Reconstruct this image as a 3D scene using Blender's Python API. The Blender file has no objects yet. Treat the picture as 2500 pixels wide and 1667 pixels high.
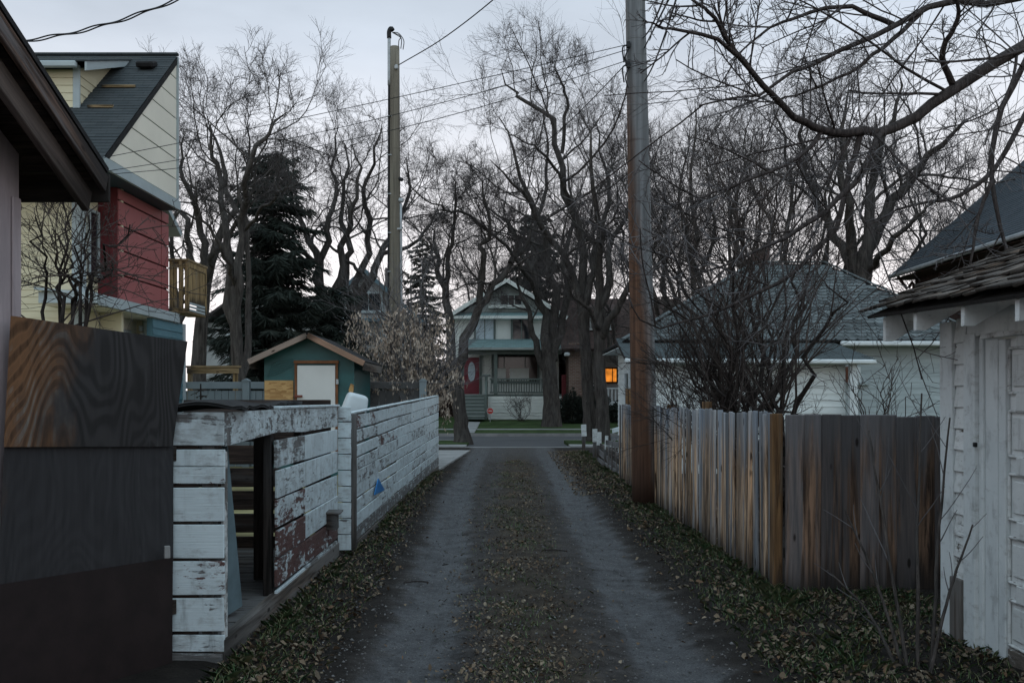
import bpy, math, random
import numpy as np
from mathutils import Vector, Matrix, Euler

R = math.radians
random.seed(7)
sc = bpy.context.scene
col = sc.collection

# ------------------------------------------------------------------ camera
EYE, FPX, CX, HY = 1.65, 2430.0, 1250.0, 970.0
cam_data = bpy.data.cameras.new('camera')
cam = bpy.data.objects.new('camera', cam_data)
col.objects.link(cam)
cam.location = (0, 0, EYE)
cam.rotation_euler = (R(90), 0, 0)
cam_data.sensor_width = 36.0
cam_data.lens = 36.0 * FPX / 2500.0
cam_data.shift_y = (HY - 833.5) / 2500.0
cam_data.clip_start = 0.05
cam_data.clip_end = 2000
sc.camera = cam

# ------------------------------------------------------------------ sky and sun (overcast dusk)
SUN_EL, SUN_AZ = 62.0, 176.0      # hidden by cloud, behind the camera (azimuth from +Y towards +X)
world = bpy.data.worlds.new('World')
sc.world = world
world.use_nodes = True
wt = world.node_tree
for n in list(wt.nodes):
    wt.nodes.remove(n)
w_out = wt.nodes.new('ShaderNodeOutputWorld')
w_bg = wt.nodes.new('ShaderNodeBackground')
w_sky = wt.nodes.new('ShaderNodeTexSky')
w_sky.sky_type = 'NISHITA'
w_sky.sun_disc = False
w_sky.sun_elevation = R(SUN_EL)
w_sky.sun_rotation = R(SUN_AZ)
w_sky.air_density = 1.0
w_sky.dust_density = 2.0
w_tc = wt.nodes.new('ShaderNodeTexCoord')
w_sep = wt.nodes.new('ShaderNodeSeparateXYZ')
wt.links.new(w_tc.outputs['Generated'], w_sep.inputs[0])
w_ramp = wt.nodes.new('ShaderNodeValToRGB')     # cloud cover, paler towards the horizon all round
cr = w_ramp.color_ramp
cr.elements[0].position = 0.0
cr.elements[0].color = (1.28, 1.18, 1.16, 1)
cr.elements[1].position = 1.0
cr.elements[1].color = (0.52, 0.655, 0.775, 1)
for p, c in ((0.13, (1.22, 1.16, 1.17)), (0.23, (0.96, 0.975, 1.03)), (0.33, (0.69, 0.76, 0.86)), (0.5, (0.55, 0.665, 0.78))):
    e = cr.elements.new(p)
    e.color = (*c, 1)
wt.links.new(w_sep.outputs[2], w_ramp.inputs[0])
w_map = wt.nodes.new('ShaderNodeMapping')
w_map.inputs['Scale'].default_value = (1.0, 1.0, 3.2)
wt.links.new(w_tc.outputs['Generated'], w_map.inputs[0])
w_n = wt.nodes.new('ShaderNodeTexNoise')
w_n.inputs['Scale'].default_value = 2.9
w_n.inputs['Detail'].default_value = 6
w_n.inputs['Roughness'].default_value = 0.55
wt.links.new(w_map.outputs[0], w_n.inputs['Vector'])
w_nr = wt.nodes.new('ShaderNodeMapRange')
w_nr.inputs[1].default_value = 0.3
w_nr.inputs[2].default_value = 0.72
w_nr.inputs[3].default_value = 0.90
w_nr.inputs[4].default_value = 1.17
wt.links.new(w_n.outputs[0], w_nr.inputs[0])
w_mul = wt.nodes.new('ShaderNodeVectorMath')
w_mul.operation = 'SCALE'
wt.links.new(w_ramp.outputs[0], w_mul.inputs[0])
wt.links.new(w_nr.outputs[0], w_mul.inputs[3])
w_ns = wt.nodes.new('ShaderNodeVectorMath')
w_ns.operation = 'SCALE'
w_ns.inputs[3].default_value = 0.07
wt.links.new(w_sky.outputs[0], w_ns.inputs[0])
w_mix = wt.nodes.new('ShaderNodeMix')
w_mix.data_type = 'RGBA'
w_mix.inputs[0].default_value = 0.08            # a little clear sky through the cloud
wt.links.new(w_mul.outputs[0], w_mix.inputs[6])
wt.links.new(w_ns.outputs[0], w_mix.inputs[7])
wt.links.new(w_mix.outputs[2], w_bg.inputs['Color'])
w_bg.inputs['Strength'].default_value = 1.0
wt.links.new(w_bg.outputs[0], w_out.inputs[0])

sun_data = bpy.data.lights.new('sun', 'SUN')
sun_data.energy = 1.05
sun_data.angle = R(85)
sun_data.color = (0.74, 0.93, 1.0)
sun = bpy.data.objects.new('sun', sun_data)
col.objects.link(sun)
sd = Vector((math.sin(R(SUN_AZ)) * math.cos(R(SUN_EL)), math.cos(R(SUN_AZ)) * math.cos(R(SUN_EL)), math.sin(R(SUN_EL))))
sun.rotation_euler = sd.to_track_quat('Z', 'Y').to_euler()
sun.location = (0, -40, 40)

vs = sc.view_settings
vs.view_transform = 'Standard'
vs.look = 'None'
vs.exposure = 0.0
vs.gamma = 1.0
vs.use_curve_mapping = False
sc.render.engine = 'CYCLES'
sc.cycles.use_denoising = True
sc.cycles.use_adaptive_sampling = True
sc.cycles.adaptive_threshold = 0.015
sc.cycles.max_bounces = 4
sc.cycles.diffuse_bounces = 2
sc.cycles.glossy_bounces = 2
sc.cycles.transparent_max_bounces = 4

# ------------------------------------------------------------------ helpers
WM = {}


def P(px, py, d):
    """the point at distance d that lies along the view direction of a photograph pixel (used to survey the place)"""
    return Vector(((px - CX) * d / FPX, d, EYE + (HY - py) * d / FPX))


def link(o, parent=None, M=None):
    col.objects.link(o)
    M = M if M is not None else Matrix.Identity(4)
    if parent is not None:
        o.parent = parent
        o.matrix_parent_inverse = WM[parent.name].inverted()
    o.matrix_basis = M
    WM[o.name] = M.copy()
    return o


def tag(o, label=None, cat=None, group=None, kind=None):
    if label: o['label'] = label
    if cat: o['category'] = cat
    if group: o['group'] = group
    if kind: o['kind'] = kind
    return o


def thing(name, loc, label, cat, group=None):
    o = bpy.data.objects.new(name, None)
    o.empty_display_size = 0.2
    link(o, None, Matrix.Translation(Vector(loc)))
    return tag(o, label, cat, group)


def np_mesh(name, V, faces, mat=None, smooth=False):
    V = np.asarray(V, dtype=np.float32).reshape(-1, 3)
    me = bpy.data.meshes.new(name)
    me.vertices.add(len(V))
    me.vertices.foreach_set('co', V.ravel())
    idx, starts, pos = [], [], 0
    for f in faces:
        f = np.asarray(f, dtype=np.int32)
        if f.size == 0: continue
        k = f.shape[1]
        idx.append(f.ravel())
        starts.append(pos + k * np.arange(len(f), dtype=np.int32))
        pos += f.size
    idx = np.concatenate(idx)
    starts = np.concatenate(starts)
    me.loops.add(len(idx))
    me.loops.foreach_set('vertex_index', idx)
    me.polygons.add(len(starts))
    me.polygons.foreach_set('loop_start', starts)
    me.update(calc_edges=True)
    if smooth:
        me.polygons.foreach_set('use_smooth', np.ones(len(starts), dtype=bool))
    if mat: me.materials.append(mat)
    return me


def py_mesh(name, V, Fs, mat=None, smooth=False):
    me = bpy.data.meshes.new(name)
    me.from_pydata([tuple(v) for v in V], [], Fs)
    me.update()
    if smooth:
        for p in me.polygons: p.use_smooth = True
    if mat: me.materials.append(mat)
    return me


def mobj(name, me, parent=None, M=None, color=None):
    o = bpy.data.objects.new(name, me)
    if color is not None:
        o.color = (*color, 1) if len(color) == 3 else color
    return link(o, parent, M)


def TRS(loc, rot=(0, 0, 0)):
    return Matrix.Translation(Vector(loc)) @ Euler(rot).to_matrix().to_4x4()


def cbox_data(sx, sy, sz, c):
    c = min(c, sx * .45, sy * .45, sz * .45)
    V, idx = [], {}
    hx, hy, hz = sx / 2, sy / 2, sz / 2
    for ix in (-1, 1):
        for iy in (-1, 1):
            for iz in (-1, 1):
                for a in range(3):
                    v = [ix * hx, iy * hy, iz * hz]
                    for b in range(3):
                        if b != a: v[b] -= (ix, iy, iz)[b] * c
                    idx[(ix, iy, iz, a)] = len(V)
                    V.append(v)
    Fs = []
    for a in range(3):
        b, d = (a + 1) % 3, (a + 2) % 3
        for s in (-1, 1):
            q = []
            for (sb, sd_) in ((-1, -1), (1, -1), (1, 1), (-1, 1)):
                k = [0, 0, 0]; k[a] = s; k[b] = sb; k[d] = sd_
                q.append(idx[(k[0], k[1], k[2], a)])
            Fs.append(q if s > 0 else q[::-1])
        for sb in (-1, 1):                       # edges parallel to axis a
            for sd_ in (-1, 1):
                k0 = [0, 0, 0]; k0[a] = -1; k0[b] = sb; k0[d] = sd_
                k1 = list(k0); k1[a] = 1
                q = [idx[(*k0, b)], idx[(*k1, b)], idx[(*k1, d)], idx[(*k0, d)]]
                Fs.append(q if sb * sd_ < 0 else q[::-1])
    for ix in (-1, 1):
        for iy in (-1, 1):
            for iz in (-1, 1):
                t = [idx[(ix, iy, iz, 0)], idx[(ix, iy, iz, 1)], idx[(ix, iy, iz, 2)]]
                Fs.append(t if ix * iy * iz > 0 else t[::-1])
    return V, Fs


_boxes = {}


def box(name, size, loc, mat, parent=None, rot=(0, 0, 0), bev=0.004, color=None, M=None):
    key = (round(size[0], 3), round(size[1], 3), round(size[2], 3), round(bev, 4), mat.name)
    if key not in _boxes:
        V, Fs = cbox_data(key[0], key[1], key[2], key[3])
        _boxes[key] = py_mesh(name, V, Fs, mat)
    return mobj(name, _boxes[key], parent, M if M is not None else TRS(loc, rot), color)


def beam(name, p0, p1, w, h, mat, parent=None, up=(0, 0, 1), bev=0.004, color=None):
    """a bar from p0 to p1; w across, h along up"""
    p0, p1 = Vector(p0), Vector(p1)
    x = (p1 - p0)
    L = x.length
    x.normalize()
    u = Vector(up)
    y = u.cross(x).normalized()
    z = x.cross(y)
    M = Matrix((x, y, z)).transposed().to_4x4()
    M.translation = (p0 + p1) / 2
    return box(name, (L, w, h), None, mat, parent, bev=bev, color=color, M=M)


def extrude(name, pts, vec, mat, parent=None, color=None):
    """a flat outline given its own thickness along vec"""
    pts = [Vector(p) for p in pts]
    vec = Vector(vec)
    o = sum(pts, Vector()) / len(pts)
    n = len(pts)
    V = [p - o for p in pts] + [p - o + vec for p in pts]
    nrm = Vector()
    for i in range(n):
        nrm += (pts[i] - o).cross(pts[(i + 1) % n] - o)
    lo, hi = list(range(n)), list(range(n, 2 * n))
    flip = nrm.dot(vec) > 0
    Fs = [lo[::-1] if flip else lo, hi if flip else hi[::-1]]
    for i in range(n):
        j = (i + 1) % n
        q = [i, j, n + j, n + i]
        Fs.append(q if flip else q[::-1])
    return mobj(name, py_mesh(name, V, Fs, mat), parent, Matrix.Translation(o), color)


def slab(name, corners, thick, mat, parent=None, color=None):
    a, b, c = [Vector(v) for v in corners[:3]]
    nrm = (b - a).cross(c - a).normalized()
    if nrm.z < 0: nrm = -nrm
    return extrude(name, corners, nrm * -thick, mat, parent, color)


def lap(name, o, u, v, W, H, pitch, lip, mat, parent=None, clip=None, jit=0.0, seed=1):
    """lapped courses (siding, roofing) of real relief over the parallelogram o + u*W + v*H; clip(s)->(w0,w1) trims each course"""
    o, u, v = Vector(o), Vector(u).normalized(), Vector(v).normalized()
    n = u.cross(v).normalized()
    rng = random.Random(seed)
    V, Fs = [], []
    k = int(math.ceil(H / pitch))
    for i in range(k):
        s0, s1 = i * pitch, min((i + 1) * pitch, H)
        a0, a1 = clip(s0) if clip else (0, W)
        b0, b1 = clip(s1) if clip else (0, W)
        j = rng.uniform(-jit, jit)
        f = len(V)
        V += [o + u * a0 + v * s0, o + u * a1 + v * s0,
              o + u * a0 + v * s0 + n * (lip + j), o + u * a1 + v * s0 + n * (lip + j),
              o + u * b0 + v * s1 + n * 0.003, o + u * b1 + v * s1 + n * 0.003]
        Fs += [[f, f + 1, f + 3, f + 2], [f + 2, f + 3, f + 5, f + 4]]
    c = sum(V, Vector()) / len(V)
    return mobj(name, py_mesh(name, [p - c for p in V], Fs, mat), parent, Matrix.Translation(c))


# ---- swept tubes, all in one go
def norm(a):
    return a / np.maximum(np.linalg.norm(a, axis=-1, keepdims=True), 1e-9)


def tubes(Pt, Rd, sides):
    N, K, _ = Pt.shape
    T = np.gradient(Pt, axis=1)
    T = norm(T)
    mean = norm(Pt[:, -1] - Pt[:, 0])
    ref = np.where(np.abs(mean[:, :1]) > 0.75, np.array([[0.05, 1.0, 0.1]]), np.array([[1.0, 0.07, 0.11]]))[:, None, :]
    U = norm(np.cross(T, np.broadcast_to(ref, T.shape)))
    W = np.cross(T, U)
    a = np.arange(sides) * 2 * np.pi / sides
    ring = Pt[:, :, None, :] + Rd[:, :, None, None] * (np.cos(a)[None, None, :, None] * U[:, :, None, :] + np.sin(a)[None, None, :, None] * W[:, :, None, :])
    V = ring.reshape(-1, 3)
    b = (np.arange(N) * K * sides)[:, None, None] + (np.arange(K - 1) * sides)[None, :, None]
    i = np.arange(sides)[None, None, :]
    j = (np.arange(sides)[None, None, :] + 1) % sides
    Q = np.stack([b + i, b + j, b + sides + j, b + sides + i], axis=-1).reshape(-1, 4)
    return V, Q


def catmull(pts, n):
    pts = np.array([tuple(p) for p in pts], dtype=float)
    if len(pts) == 2:
        t = np.linspace(0, 1, n)[:, None]
        return pts[0] * (1 - t) + pts[1] * t
    ext = np.vstack([2 * pts[0] - pts[1], pts, 2 * pts[-1] - pts[-2]])
    out = []
    for u in np.linspace(0, len(pts) - 1, n):
        i = min(int(u), len(pts) - 2)
        t = u - i
        p0, p1, p2, p3 = ext[i], ext[i + 1], ext[i + 2], ext[i + 3]
        out.append(0.5 * ((2 * p1) + (-p0 + p2) * t + (2 * p0 - 5 * p1 + 4 * p2 - p3) * t * t + (-p0 + 3 * p1 - 3 * p2 + p3) * t ** 3))
    return np.array(out)


def tube(name, pts, r, mat, parent=None, sides=8, n=None, r1=None, color=None):
    n = n or max(2, 4 * len(pts))
    c = catmull(pts, n)
    base = c[0].copy()
    rr = np.linspace(r, r if r1 is None else r1, n)
    V, Q = tubes((c - base)[None], rr[None], sides)
    me = np_mesh(name, V, [Q, [list(range(sides))[::-1]], [list(range((n - 1) * sides, n * sides))]], mat, True)
    return mobj(name, me, parent, Matrix.Translation(Vector(base)), color)


# ------------------------------------------------------------------ materials
class Mat:
    def __init__(self, name):
        self.m = bpy.data.materials.new(name)
        self.m.use_nodes = True
        self.t = self.m.node_tree
        self.b = next(n for n in self.t.nodes if n.type == 'BSDF_PRINCIPLED')
        self.tc = self.t.nodes.new('ShaderNodeTexCoord')
        self.oi = None

    def put(self, s, v):
        if isinstance(v, bpy.types.NodeSocket):
            self.t.links.new(v, s)
        elif isinstance(v, (tuple, list)) and len(v) == 3 and s.type == 'RGBA':
            s.default_value = (*v, 1)
        else:
            s.default_value = v

    def info(self, which):
        if self.oi is None: self.oi = self.t.nodes.new('ShaderNodeObjectInfo')
        return self.oi.outputs[which]

    def math(self, op, a, b=0.0, clamp=False):
        n = self.t.nodes.new('ShaderNodeMath')
        n.operation = op
        n.use_clamp = clamp
        self.put(n.inputs[0], a)
        self.put(n.inputs[1], b)
        return n.outputs[0]

    def vmath(self, op, a, b):
        n = self.t.nodes.new('ShaderNodeVectorMath')
        n.operation = op
        self.put(n.inputs[0], a)
        self.put(n.inputs[1], b)
        return n.outputs[0]

    def obj(self, rnd=True):
        v = self.tc.outputs['Object']
        if rnd:
            c = self.t.nodes.new('ShaderNodeCombineXYZ')
            k = self.math('MULTIPLY', self.info('Random'), 61.0)
            for i in range(3): self.put(c.inputs[i], k)
            v = self.vmath('ADD', v, c.outputs[0])
        return v

    def map(self, v, scale=(1, 1, 1), loc=(0, 0, 0), rot=(0, 0, 0)):
        n = self.t.nodes.new('ShaderNodeMapping')
        n.inputs['Scale'].default_value = scale
        n.inputs['Location'].default_value = loc
        n.inputs['Rotation'].default_value = rot
        self.put(n.inputs[0], v)
        return n.outputs[0]

    def noise(self, v, scale=5, detail=4, rough=0.55, dist=0.0):
        n = self.t.nodes.new('ShaderNodeTexNoise')
        n.inputs['Scale'].default_value = scale
        n.inputs['Detail'].default_value = detail
        n.inputs['Roughness'].default_value = rough
        n.inputs['Distortion'].default_value = dist
        self.put(n.inputs['Vector'], v)
        return n.outputs[0]

    def voro(self, v, scale=5, feature='F1', out=0, rnd=1.0):
        n = self.t.nodes.new('ShaderNodeTexVoronoi')
        n.feature = feature
        n.inputs['Scale'].default_value = scale
        n.inputs['Randomness'].default_value = rnd
        self.put(n.inputs['Vector'], v)
        return n.outputs[out]

    def sep(self, v, i):
        n = self.t.nodes.new('ShaderNodeSeparateXYZ')
        self.put(n.inputs[0], v)
        return n.outputs[i]

    def ramp(self, f, stops, mode='LINEAR'):
        n = self.t.nodes.new('ShaderNodeValToRGB')
        n.color_ramp.interpolation = mode
        els = n.color_ramp.elements
        while len(els) < len(stops): els.new(0.5)
        for e, (p, c) in zip(els, stops):
            e.position = p
            e.color = (*c, 1) if isinstance(c, (tuple, list)) else (c, c, c, 1)
        self.put(n.inputs[0], f)
        return n.outputs[0]

    def step(self, f, lo, hi, a=0.0, b=1.0):
        n = self.t.nodes.new('ShaderNodeMapRange')
        n.interpolation_type = 'SMOOTHSTEP'
        self.put(n.inputs[0], f)
        for i, v in enumerate((lo, hi, a, b)): self.put(n.inputs[i + 1], v)
        return n.outputs[0]

    def mix(self, f, a, b, mode='MIX'):
        n = self.t.nodes.new('ShaderNodeMix')
        n.data_type = 'RGBA'
        n.blend_type = mode
        self.put(n.inputs[0], f)
        self.put(n.inputs[6], a)
        self.put(n.inputs[7], b)
        return n.outputs[2]

    def done(self, color, rough=0.8, bump=None, strength=0.3, dist=0.01, spec=0.25, metal=0.0):
        self.put(self.b.inputs['Base Color'], color)
        self.put(self.b.inputs['Roughness'], rough)
        self.b.inputs['Specular IOR Level'].default_value = spec
        self.b.inputs['Metallic'].default_value = metal
        if bump is not None:
            n = self.t.nodes.new('ShaderNodeBump')
            n.inputs['Strength'].default_value = strength
            n.inputs['Distance'].default_value = dist
            self.put(n.inputs['Height'], bump)
            self.t.links.new(n.outputs[0], self.b.inputs['Normal'])
        return self.m


def mat_paint_peel(name, paint, wood, under, axis='x'):
    """old paint on boards; object colour r = how far it has peeled, g = how much of the older coat shows, b = grime"""
    m = Mat(name)
    v = m.obj()
    st = (2.2, 6, 20) if axis == 'x' else (20, 6, 2.2)
    gv = m.map(v, st)
    n1 = m.noise(gv, 1.6, 7, 0.68, 0.4)
    n2 = m.noise(v, 4.5, 6, 0.62, 0.6)
    cs = m.t.nodes.new('ShaderNodeSeparateColor')
    m.put(cs.inputs[0], m.info('Color'))
    s = m.math('ADD', m.math('MULTIPLY', n1, 0.5), m.math('MULTIPLY', n2, 0.5))
    peel = m.step(m.math('ADD', s, m.math('SUBTRACT', cs.outputs[0], 0.5)), 0.49, 0.535)
    n3 = m.math('ADD', m.math('MULTIPLY', m.noise(m.map(v, (1.2, 1.2, 3), (5, 2, 9)), 1.6, 2, 0.5), 0.45), m.math('MULTIPLY', m.noise(m.map(v, (7, 7, 20), (1, 2, 3)), 1.5, 5, 0.7, 0.3), 0.55))
    oldc = m.step(m.math('ADD', n3, m.math('SUBTRACT', cs.outputs[1], 0.5)), 0.5, 0.54)
    grain = m.noise(m.map(v, (1.5, 10, 60) if axis == 'x' else (60, 10, 1.5)), 2.0, 4, 0.6)
    woodc = m.mix(grain, tuple(c * 0.45 for c in wood), tuple(c * 1.4 for c in wood))
    pv = m.noise(v, 2.0, 3, 0.5)
    paintc = m.mix(pv, tuple(c * 0.72 for c in paint), tuple(min(c * 1.12, .85) for c in paint))
    soft = m.step(m.math('ADD', m.noise(m.map(v, (4, 4, 9), (3, 1, 4)), 2.0, 5, 0.7), m.math('SUBTRACT', cs.outputs[0], 0.5)), 0.36, 0.66)
    c = m.mix(m.math('MULTIPLY', soft, 0.6), paintc, tuple(x * 1.25 for x in wood))
    c = m.mix(peel, c, woodc)
    c = m.mix(oldc, c, m.mix(grain, tuple(x * 0.7 for x in under), tuple(x * 1.3 for x in under)))
    grime = m.noise(m.map(v, (9, 9, 1.6) if axis == 'x' else (7, 7, 3)), 1.3, 5, 0.65)
    c = m.mix(m.math('MULTIPLY', m.step(grime, 0.5, 0.78), cs.outputs[2]), c, (0.05, 0.05, 0.05))
    h = m.math('ADD', m.math('MULTIPLY', m.math('SUBTRACT', 1.0, peel), 0.6), m.math('MULTIPLY', grain, 0.5))
    flake = m.noise(m.map(v, (6, 6, 26) if axis == 'x' else (26, 6, 6), (2, 8, 3)), 1.5, 5, 0.7, 0.5)
    flake = m.math('ADD', flake, m.math('MULTIPLY', m.math('SUBTRACT', cs.outputs[0], 0.43), 0.8))
    c = m.mix(m.step(flake, 0.62, 0.68, 0, 0.6), c, tuple(x * .55 for x in wood))
    h = m.math('SUBTRACT', h, m.math('MULTIPLY', m.step(flake, 0.60, 0.66), 0.4))
    return m.done(c, m.mix(peel, (0.6, 0.6, 0.6), (0.9, 0.9, 0.9)), h, 0.9, 0.006)


def mat_wood(name, dark, light, gray, graytop=0.55, axis='z', gscale=1.0, amount=0.5):
    """bare weathered wood, grain along axis; silvered most at the exposed upper end (object colour tints it)"""
    m = Mat(name)
    v = m.obj()
    st = {'z': (30, 30, 1.7), 'x': (1.7, 30, 30), 'y': (30, 1.7, 30)}[axis]
    g1 = m.noise(m.map(v, tuple(s * gscale for s in st)), 1.0, 6, 0.62, 0.35)
    g2 = m.noise(m.map(v, tuple(s * gscale * .35 for s in st), (9, 3, 2)), 1.0, 4, 0.6, 0.6)
    g3 = m.noise(m.map(v, tuple(s * gscale * 3 for s in st)), 1.0, 3, 0.6)
    c = m.ramp(g1, [(0.34, dark), (0.5, tuple((a + b) / 2 for a, b in zip(dark, light))), (0.62, light)])
    dk = m.noise(m.map(v, tuple(s * gscale * .6 for s in st), (31, 7, 4)), 1.0, 5, 0.65, 0.4)
    c = m.mix(m.step(dk, 0.50, 0.64, 0, 0.95), c, tuple(x * 0.5 for x in dark))
    gen = m.sep(m.tc.outputs['Generated'], {'z': 2, 'x': 0, 'y': 1}[axis])
    top = m.step(m.math('ADD', gen, m.math('MULTIPLY', m.math('SUBTRACT', g2, 0.5), 0.9)), graytop, graytop + 0.42)
    patch = m.step(m.math('ADD', g2, m.math('MULTIPLY', m.math('SUBTRACT', m.info('Random'), 0.5), 0.25)), 0.62 - amount * .3, 0.78 - amount * .3)
    gm = m.math('MAXIMUM', top, m.math('MULTIPLY', patch, 0.8))
    gc = m.mix(g1, tuple(x * 0.42 for x in gray), tuple(x * 1.5 for x in gray))
    c = m.mix(gm, c, gc)
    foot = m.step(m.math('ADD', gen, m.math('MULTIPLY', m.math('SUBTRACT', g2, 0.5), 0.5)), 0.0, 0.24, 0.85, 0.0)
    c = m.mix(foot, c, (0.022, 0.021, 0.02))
    kn = m.voro(m.map(v, (7, 7, 2.6) if axis == 'z' else (2.6, 7, 7)), 1.0)
    c = m.mix(m.step(kn, 0.07, 0.14, 0.9, 0.0), c, tuple(x * 0.3 for x in dark))
    c = m.mix(1.0, c, m.info('Color'), 'MULTIPLY')
    h = m.math('ADD', m.math('MULTIPLY', g1, 0.6), m.math('MULTIPLY', g3, 0.4))
    return m.done(c, 0.88, h, 0.9, 0.006)


def mat_flat(name, color, rough=0.8, var=0.25, scale=3.0, bump=0.15, spec=0.25, stretch=(1, 1, 1), metal=0.0, tint=False):
    m = Mat(name)
    v = m.map(m.obj(), stretch)
    n1 = m.noise(v, scale, 5, 0.6)
    n2 = m.noise(v, scale * 9, 3, 0.6)
    c = m.mix(m.step(n1, 0.3, 0.7), tuple(x * (1 - var) for x in color), tuple(x * (1 + var * .6) for x in color))
    c = m.mix(m.math('MULTIPLY', m.step(n2, 0.55, 0.8), var * 0.8), c, tuple(x * 0.5 for x in color))
    if tint: c = m.mix(1.0, c, m.info('Color'), 'MULTIPLY')
    return m.done(c, rough, n2, bump, 0.006, spec, metal)


def mat_bark(name, color, scale=1.0):
    m = Mat(name)
    v = m.obj()
    a = m.noise(m.map(v, (11 * scale, 11 * scale, 1.7 * scale)), 1.0, 6, 0.65, 0.7)
    b = m.noise(v, 2.2, 4, 0.6)
    c = m.ramp(a, [(0.3, tuple(x * .35 for x in color)), (0.52, color), (0.75, tuple(x * 1.9 for x in color))])
    c = m.mix(m.step(b, 0.45, 0.75, 0, 0.5), c, tuple(x * 1.4 for x in (color[0] * .9, color[1], color[2] * 1.05)))
    return m.done(c, 0.95, a, 0.9, 0.03, 0.1)


def mat_islands(name, cols, rough=0.8, trans=0.0):
    """each loose blade or leaf takes its own colour"""
    m = Mat(name)
    g = m.t.nodes.new('ShaderNodeNewGeometry')
    k = len(cols)
    c = m.ramp(g.outputs['Random Per Island'], [(i / max(1, k - 1), cc) for i, cc in enumerate(cols)])
    return m.done(c, rough, None, spec=0.15)


def mat_shingle(name, a, b, w=0.3, h=0.14, rowfade=0.3):
    """asphalt roofing: tab-to-tab colour change, too far away to pick the tabs apart"""
    m = Mat(name)
    v = m.obj(False)
    br = m.t.nodes.new('ShaderNodeTexBrick')
    m.put(br.inputs['Vector'], m.map(v, (1, 1, 1)))
    br.inputs['Color1'].default_value = (*a, 1)
    br.inputs['Color2'].default_value = (*b, 1)
    br.inputs['Mortar'].default_value = (*[x * .55 for x in a], 1)
    br.inputs['Scale'].default_value = 1.0
    br.inputs['Brick Width'].default_value = w
    br.inputs['Row Height'].default_value = h
    br.inputs['Mortar Size'].default_value = 0.006
    br.inputs['Bias'].default_value = 0.0
    n = m.noise(v, 1.4, 5, 0.6)
    f = m.noise(v, 60, 2, 0.6)
    c = m.mix(m.step(n, 0.4, 0.75, 0, 0.5), br.outputs[0], tuple(x * 0.6 for x in a))
    c = m.mix(m.math('MULTIPLY', f, 0.4), c, tuple(x * 1.6 for x in b))
    return m.done(c, 0.92, f, 0.3, 0.004, 0.15)


MT = {}
MT['peel'] = mat_paint_peel('peeling_white_paint', (0.58, 0.68, 0.72), (0.17, 0.17, 0.17), (0.105, 0.058, 0.054))
MT['peel_v'] = mat_paint_peel('peeling_white_paint_upright', (0.72, 0.78, 0.80), (0.16, 0.15, 0.14), (0.13, 0.11, 0.09), 'z')
MT['garage_white'] = mat_paint_peel('worn_white_garage_paint', (0.74, 0.79, 0.78), (0.15, 0.13, 0.11), (0.12, 0.10, 0.08))
MT['picket'] = mat_wood('weathered_cedar', (0.060, 0.034, 0.022), (0.74, 0.53, 0.36), (0.27, 0.30, 0.335), 0.56, amount=0.38)
MT['picket_dark'] = mat_wood('stained_cedar', (0.045, 0.032, 0.025), (0.25, 0.16, 0.105), (0.12, 0.12, 0.125), 0.55, amount=0.6)
MT['newpost'] = mat_wood('brown_treated_post', (0.09, 0.05, 0.025), (0.21, 0.125, 0.06), (0.14, 0.12, 0.10), 0.95, amount=0.1)
MT['oldwood'] = mat_wood('grey_old_wood', (0.035, 0.03, 0.027), (0.11, 0.095, 0.085), (0.13, 0.13, 0.13), 0.5, 'x')
MT['oldwood_v'] = mat_wood('grey_old_wood_upright', (0.03, 0.026, 0.023), (0.09, 0.075, 0.066), (0.10, 0.10, 0.10), 0.5, 'z')
MT['darkwood'] = mat_wood('dark_brown_wood', (0.012, 0.009, 0.008), (0.05, 0.036, 0.028), (0.05, 0.048, 0.046), 0.9, 'x', amount=0.3)  # very dark brown wood for undersides, backings and inner boards
MT['fascia'] = mat_wood('brown_worn_fascia', (0.035, 0.022, 0.016), (0.16, 0.10, 0.07), (0.17, 0.16, 0.155), 0.75, 'x', amount=0.6)
MT['cedar_new'] = mat_wood('yellowish_treated_wood', (0.16, 0.11, 0.055), (0.36, 0.26, 0.13), (0.25, 0.22, 0.17), 0.98, 'z', amount=0.05)
MT['cedar_new_x'] = mat_wood('yellowish_treated_rail', (0.14, 0.10, 0.055), (0.34, 0.25, 0.14), (0.24, 0.21, 0.17), 0.98, 'x', amount=0.1)
MT['bark'] = mat_bark('elm_bark', (0.062, 0.056, 0.052))
MT['bark_far'] = mat_bark('elm_bark_limbs', (0.052, 0.048, 0.047), 0.7)
MT['bark_lilac'] = mat_bark('shrub_bark', (0.035, 0.029, 0.027), 3)
MT['bark_pale'] = mat_bark('maple_bark', (0.085, 0.075, 0.070), 3)
MT['bark_maple'] = mat_bark('maple_limb_bark', (0.055, 0.046, 0.044), 3)
MT['twig_near'] = mat_flat('grey_maple_twigs', (0.12, 0.112, 0.115), 0.85, 0.35, 4, 0.0, 0.2)
MT['twig'] = mat_flat('bare_twigs', (0.075, 0.068, 0.068), 0.9, 0.3, 1.5, 0.0, 0.1)
MT['twig_pale'] = mat_flat('pale_twigs', (0.13, 0.125, 0.13), 0.85, 0.35, 4, 0.0, 0.2)
MT['twig_brown'] = mat_flat('brown_twigs', (0.066, 0.055, 0.051), 0.9, 0.3, 4, 0.0, 0.1)
MT['needles'] = mat_islands('spruce_needles', [(0.014, 0.020, 0.017), (0.026, 0.034, 0.028), (0.042, 0.05, 0.042), (0.020, 0.028, 0.024)])
MT['needles_pale'] = mat_islands('pale_spruce_needles', [(0.03, 0.034, 0.026), (0.05, 0.052, 0.04), (0.075, 0.07, 0.055), (0.04, 0.045, 0.035)])
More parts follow.
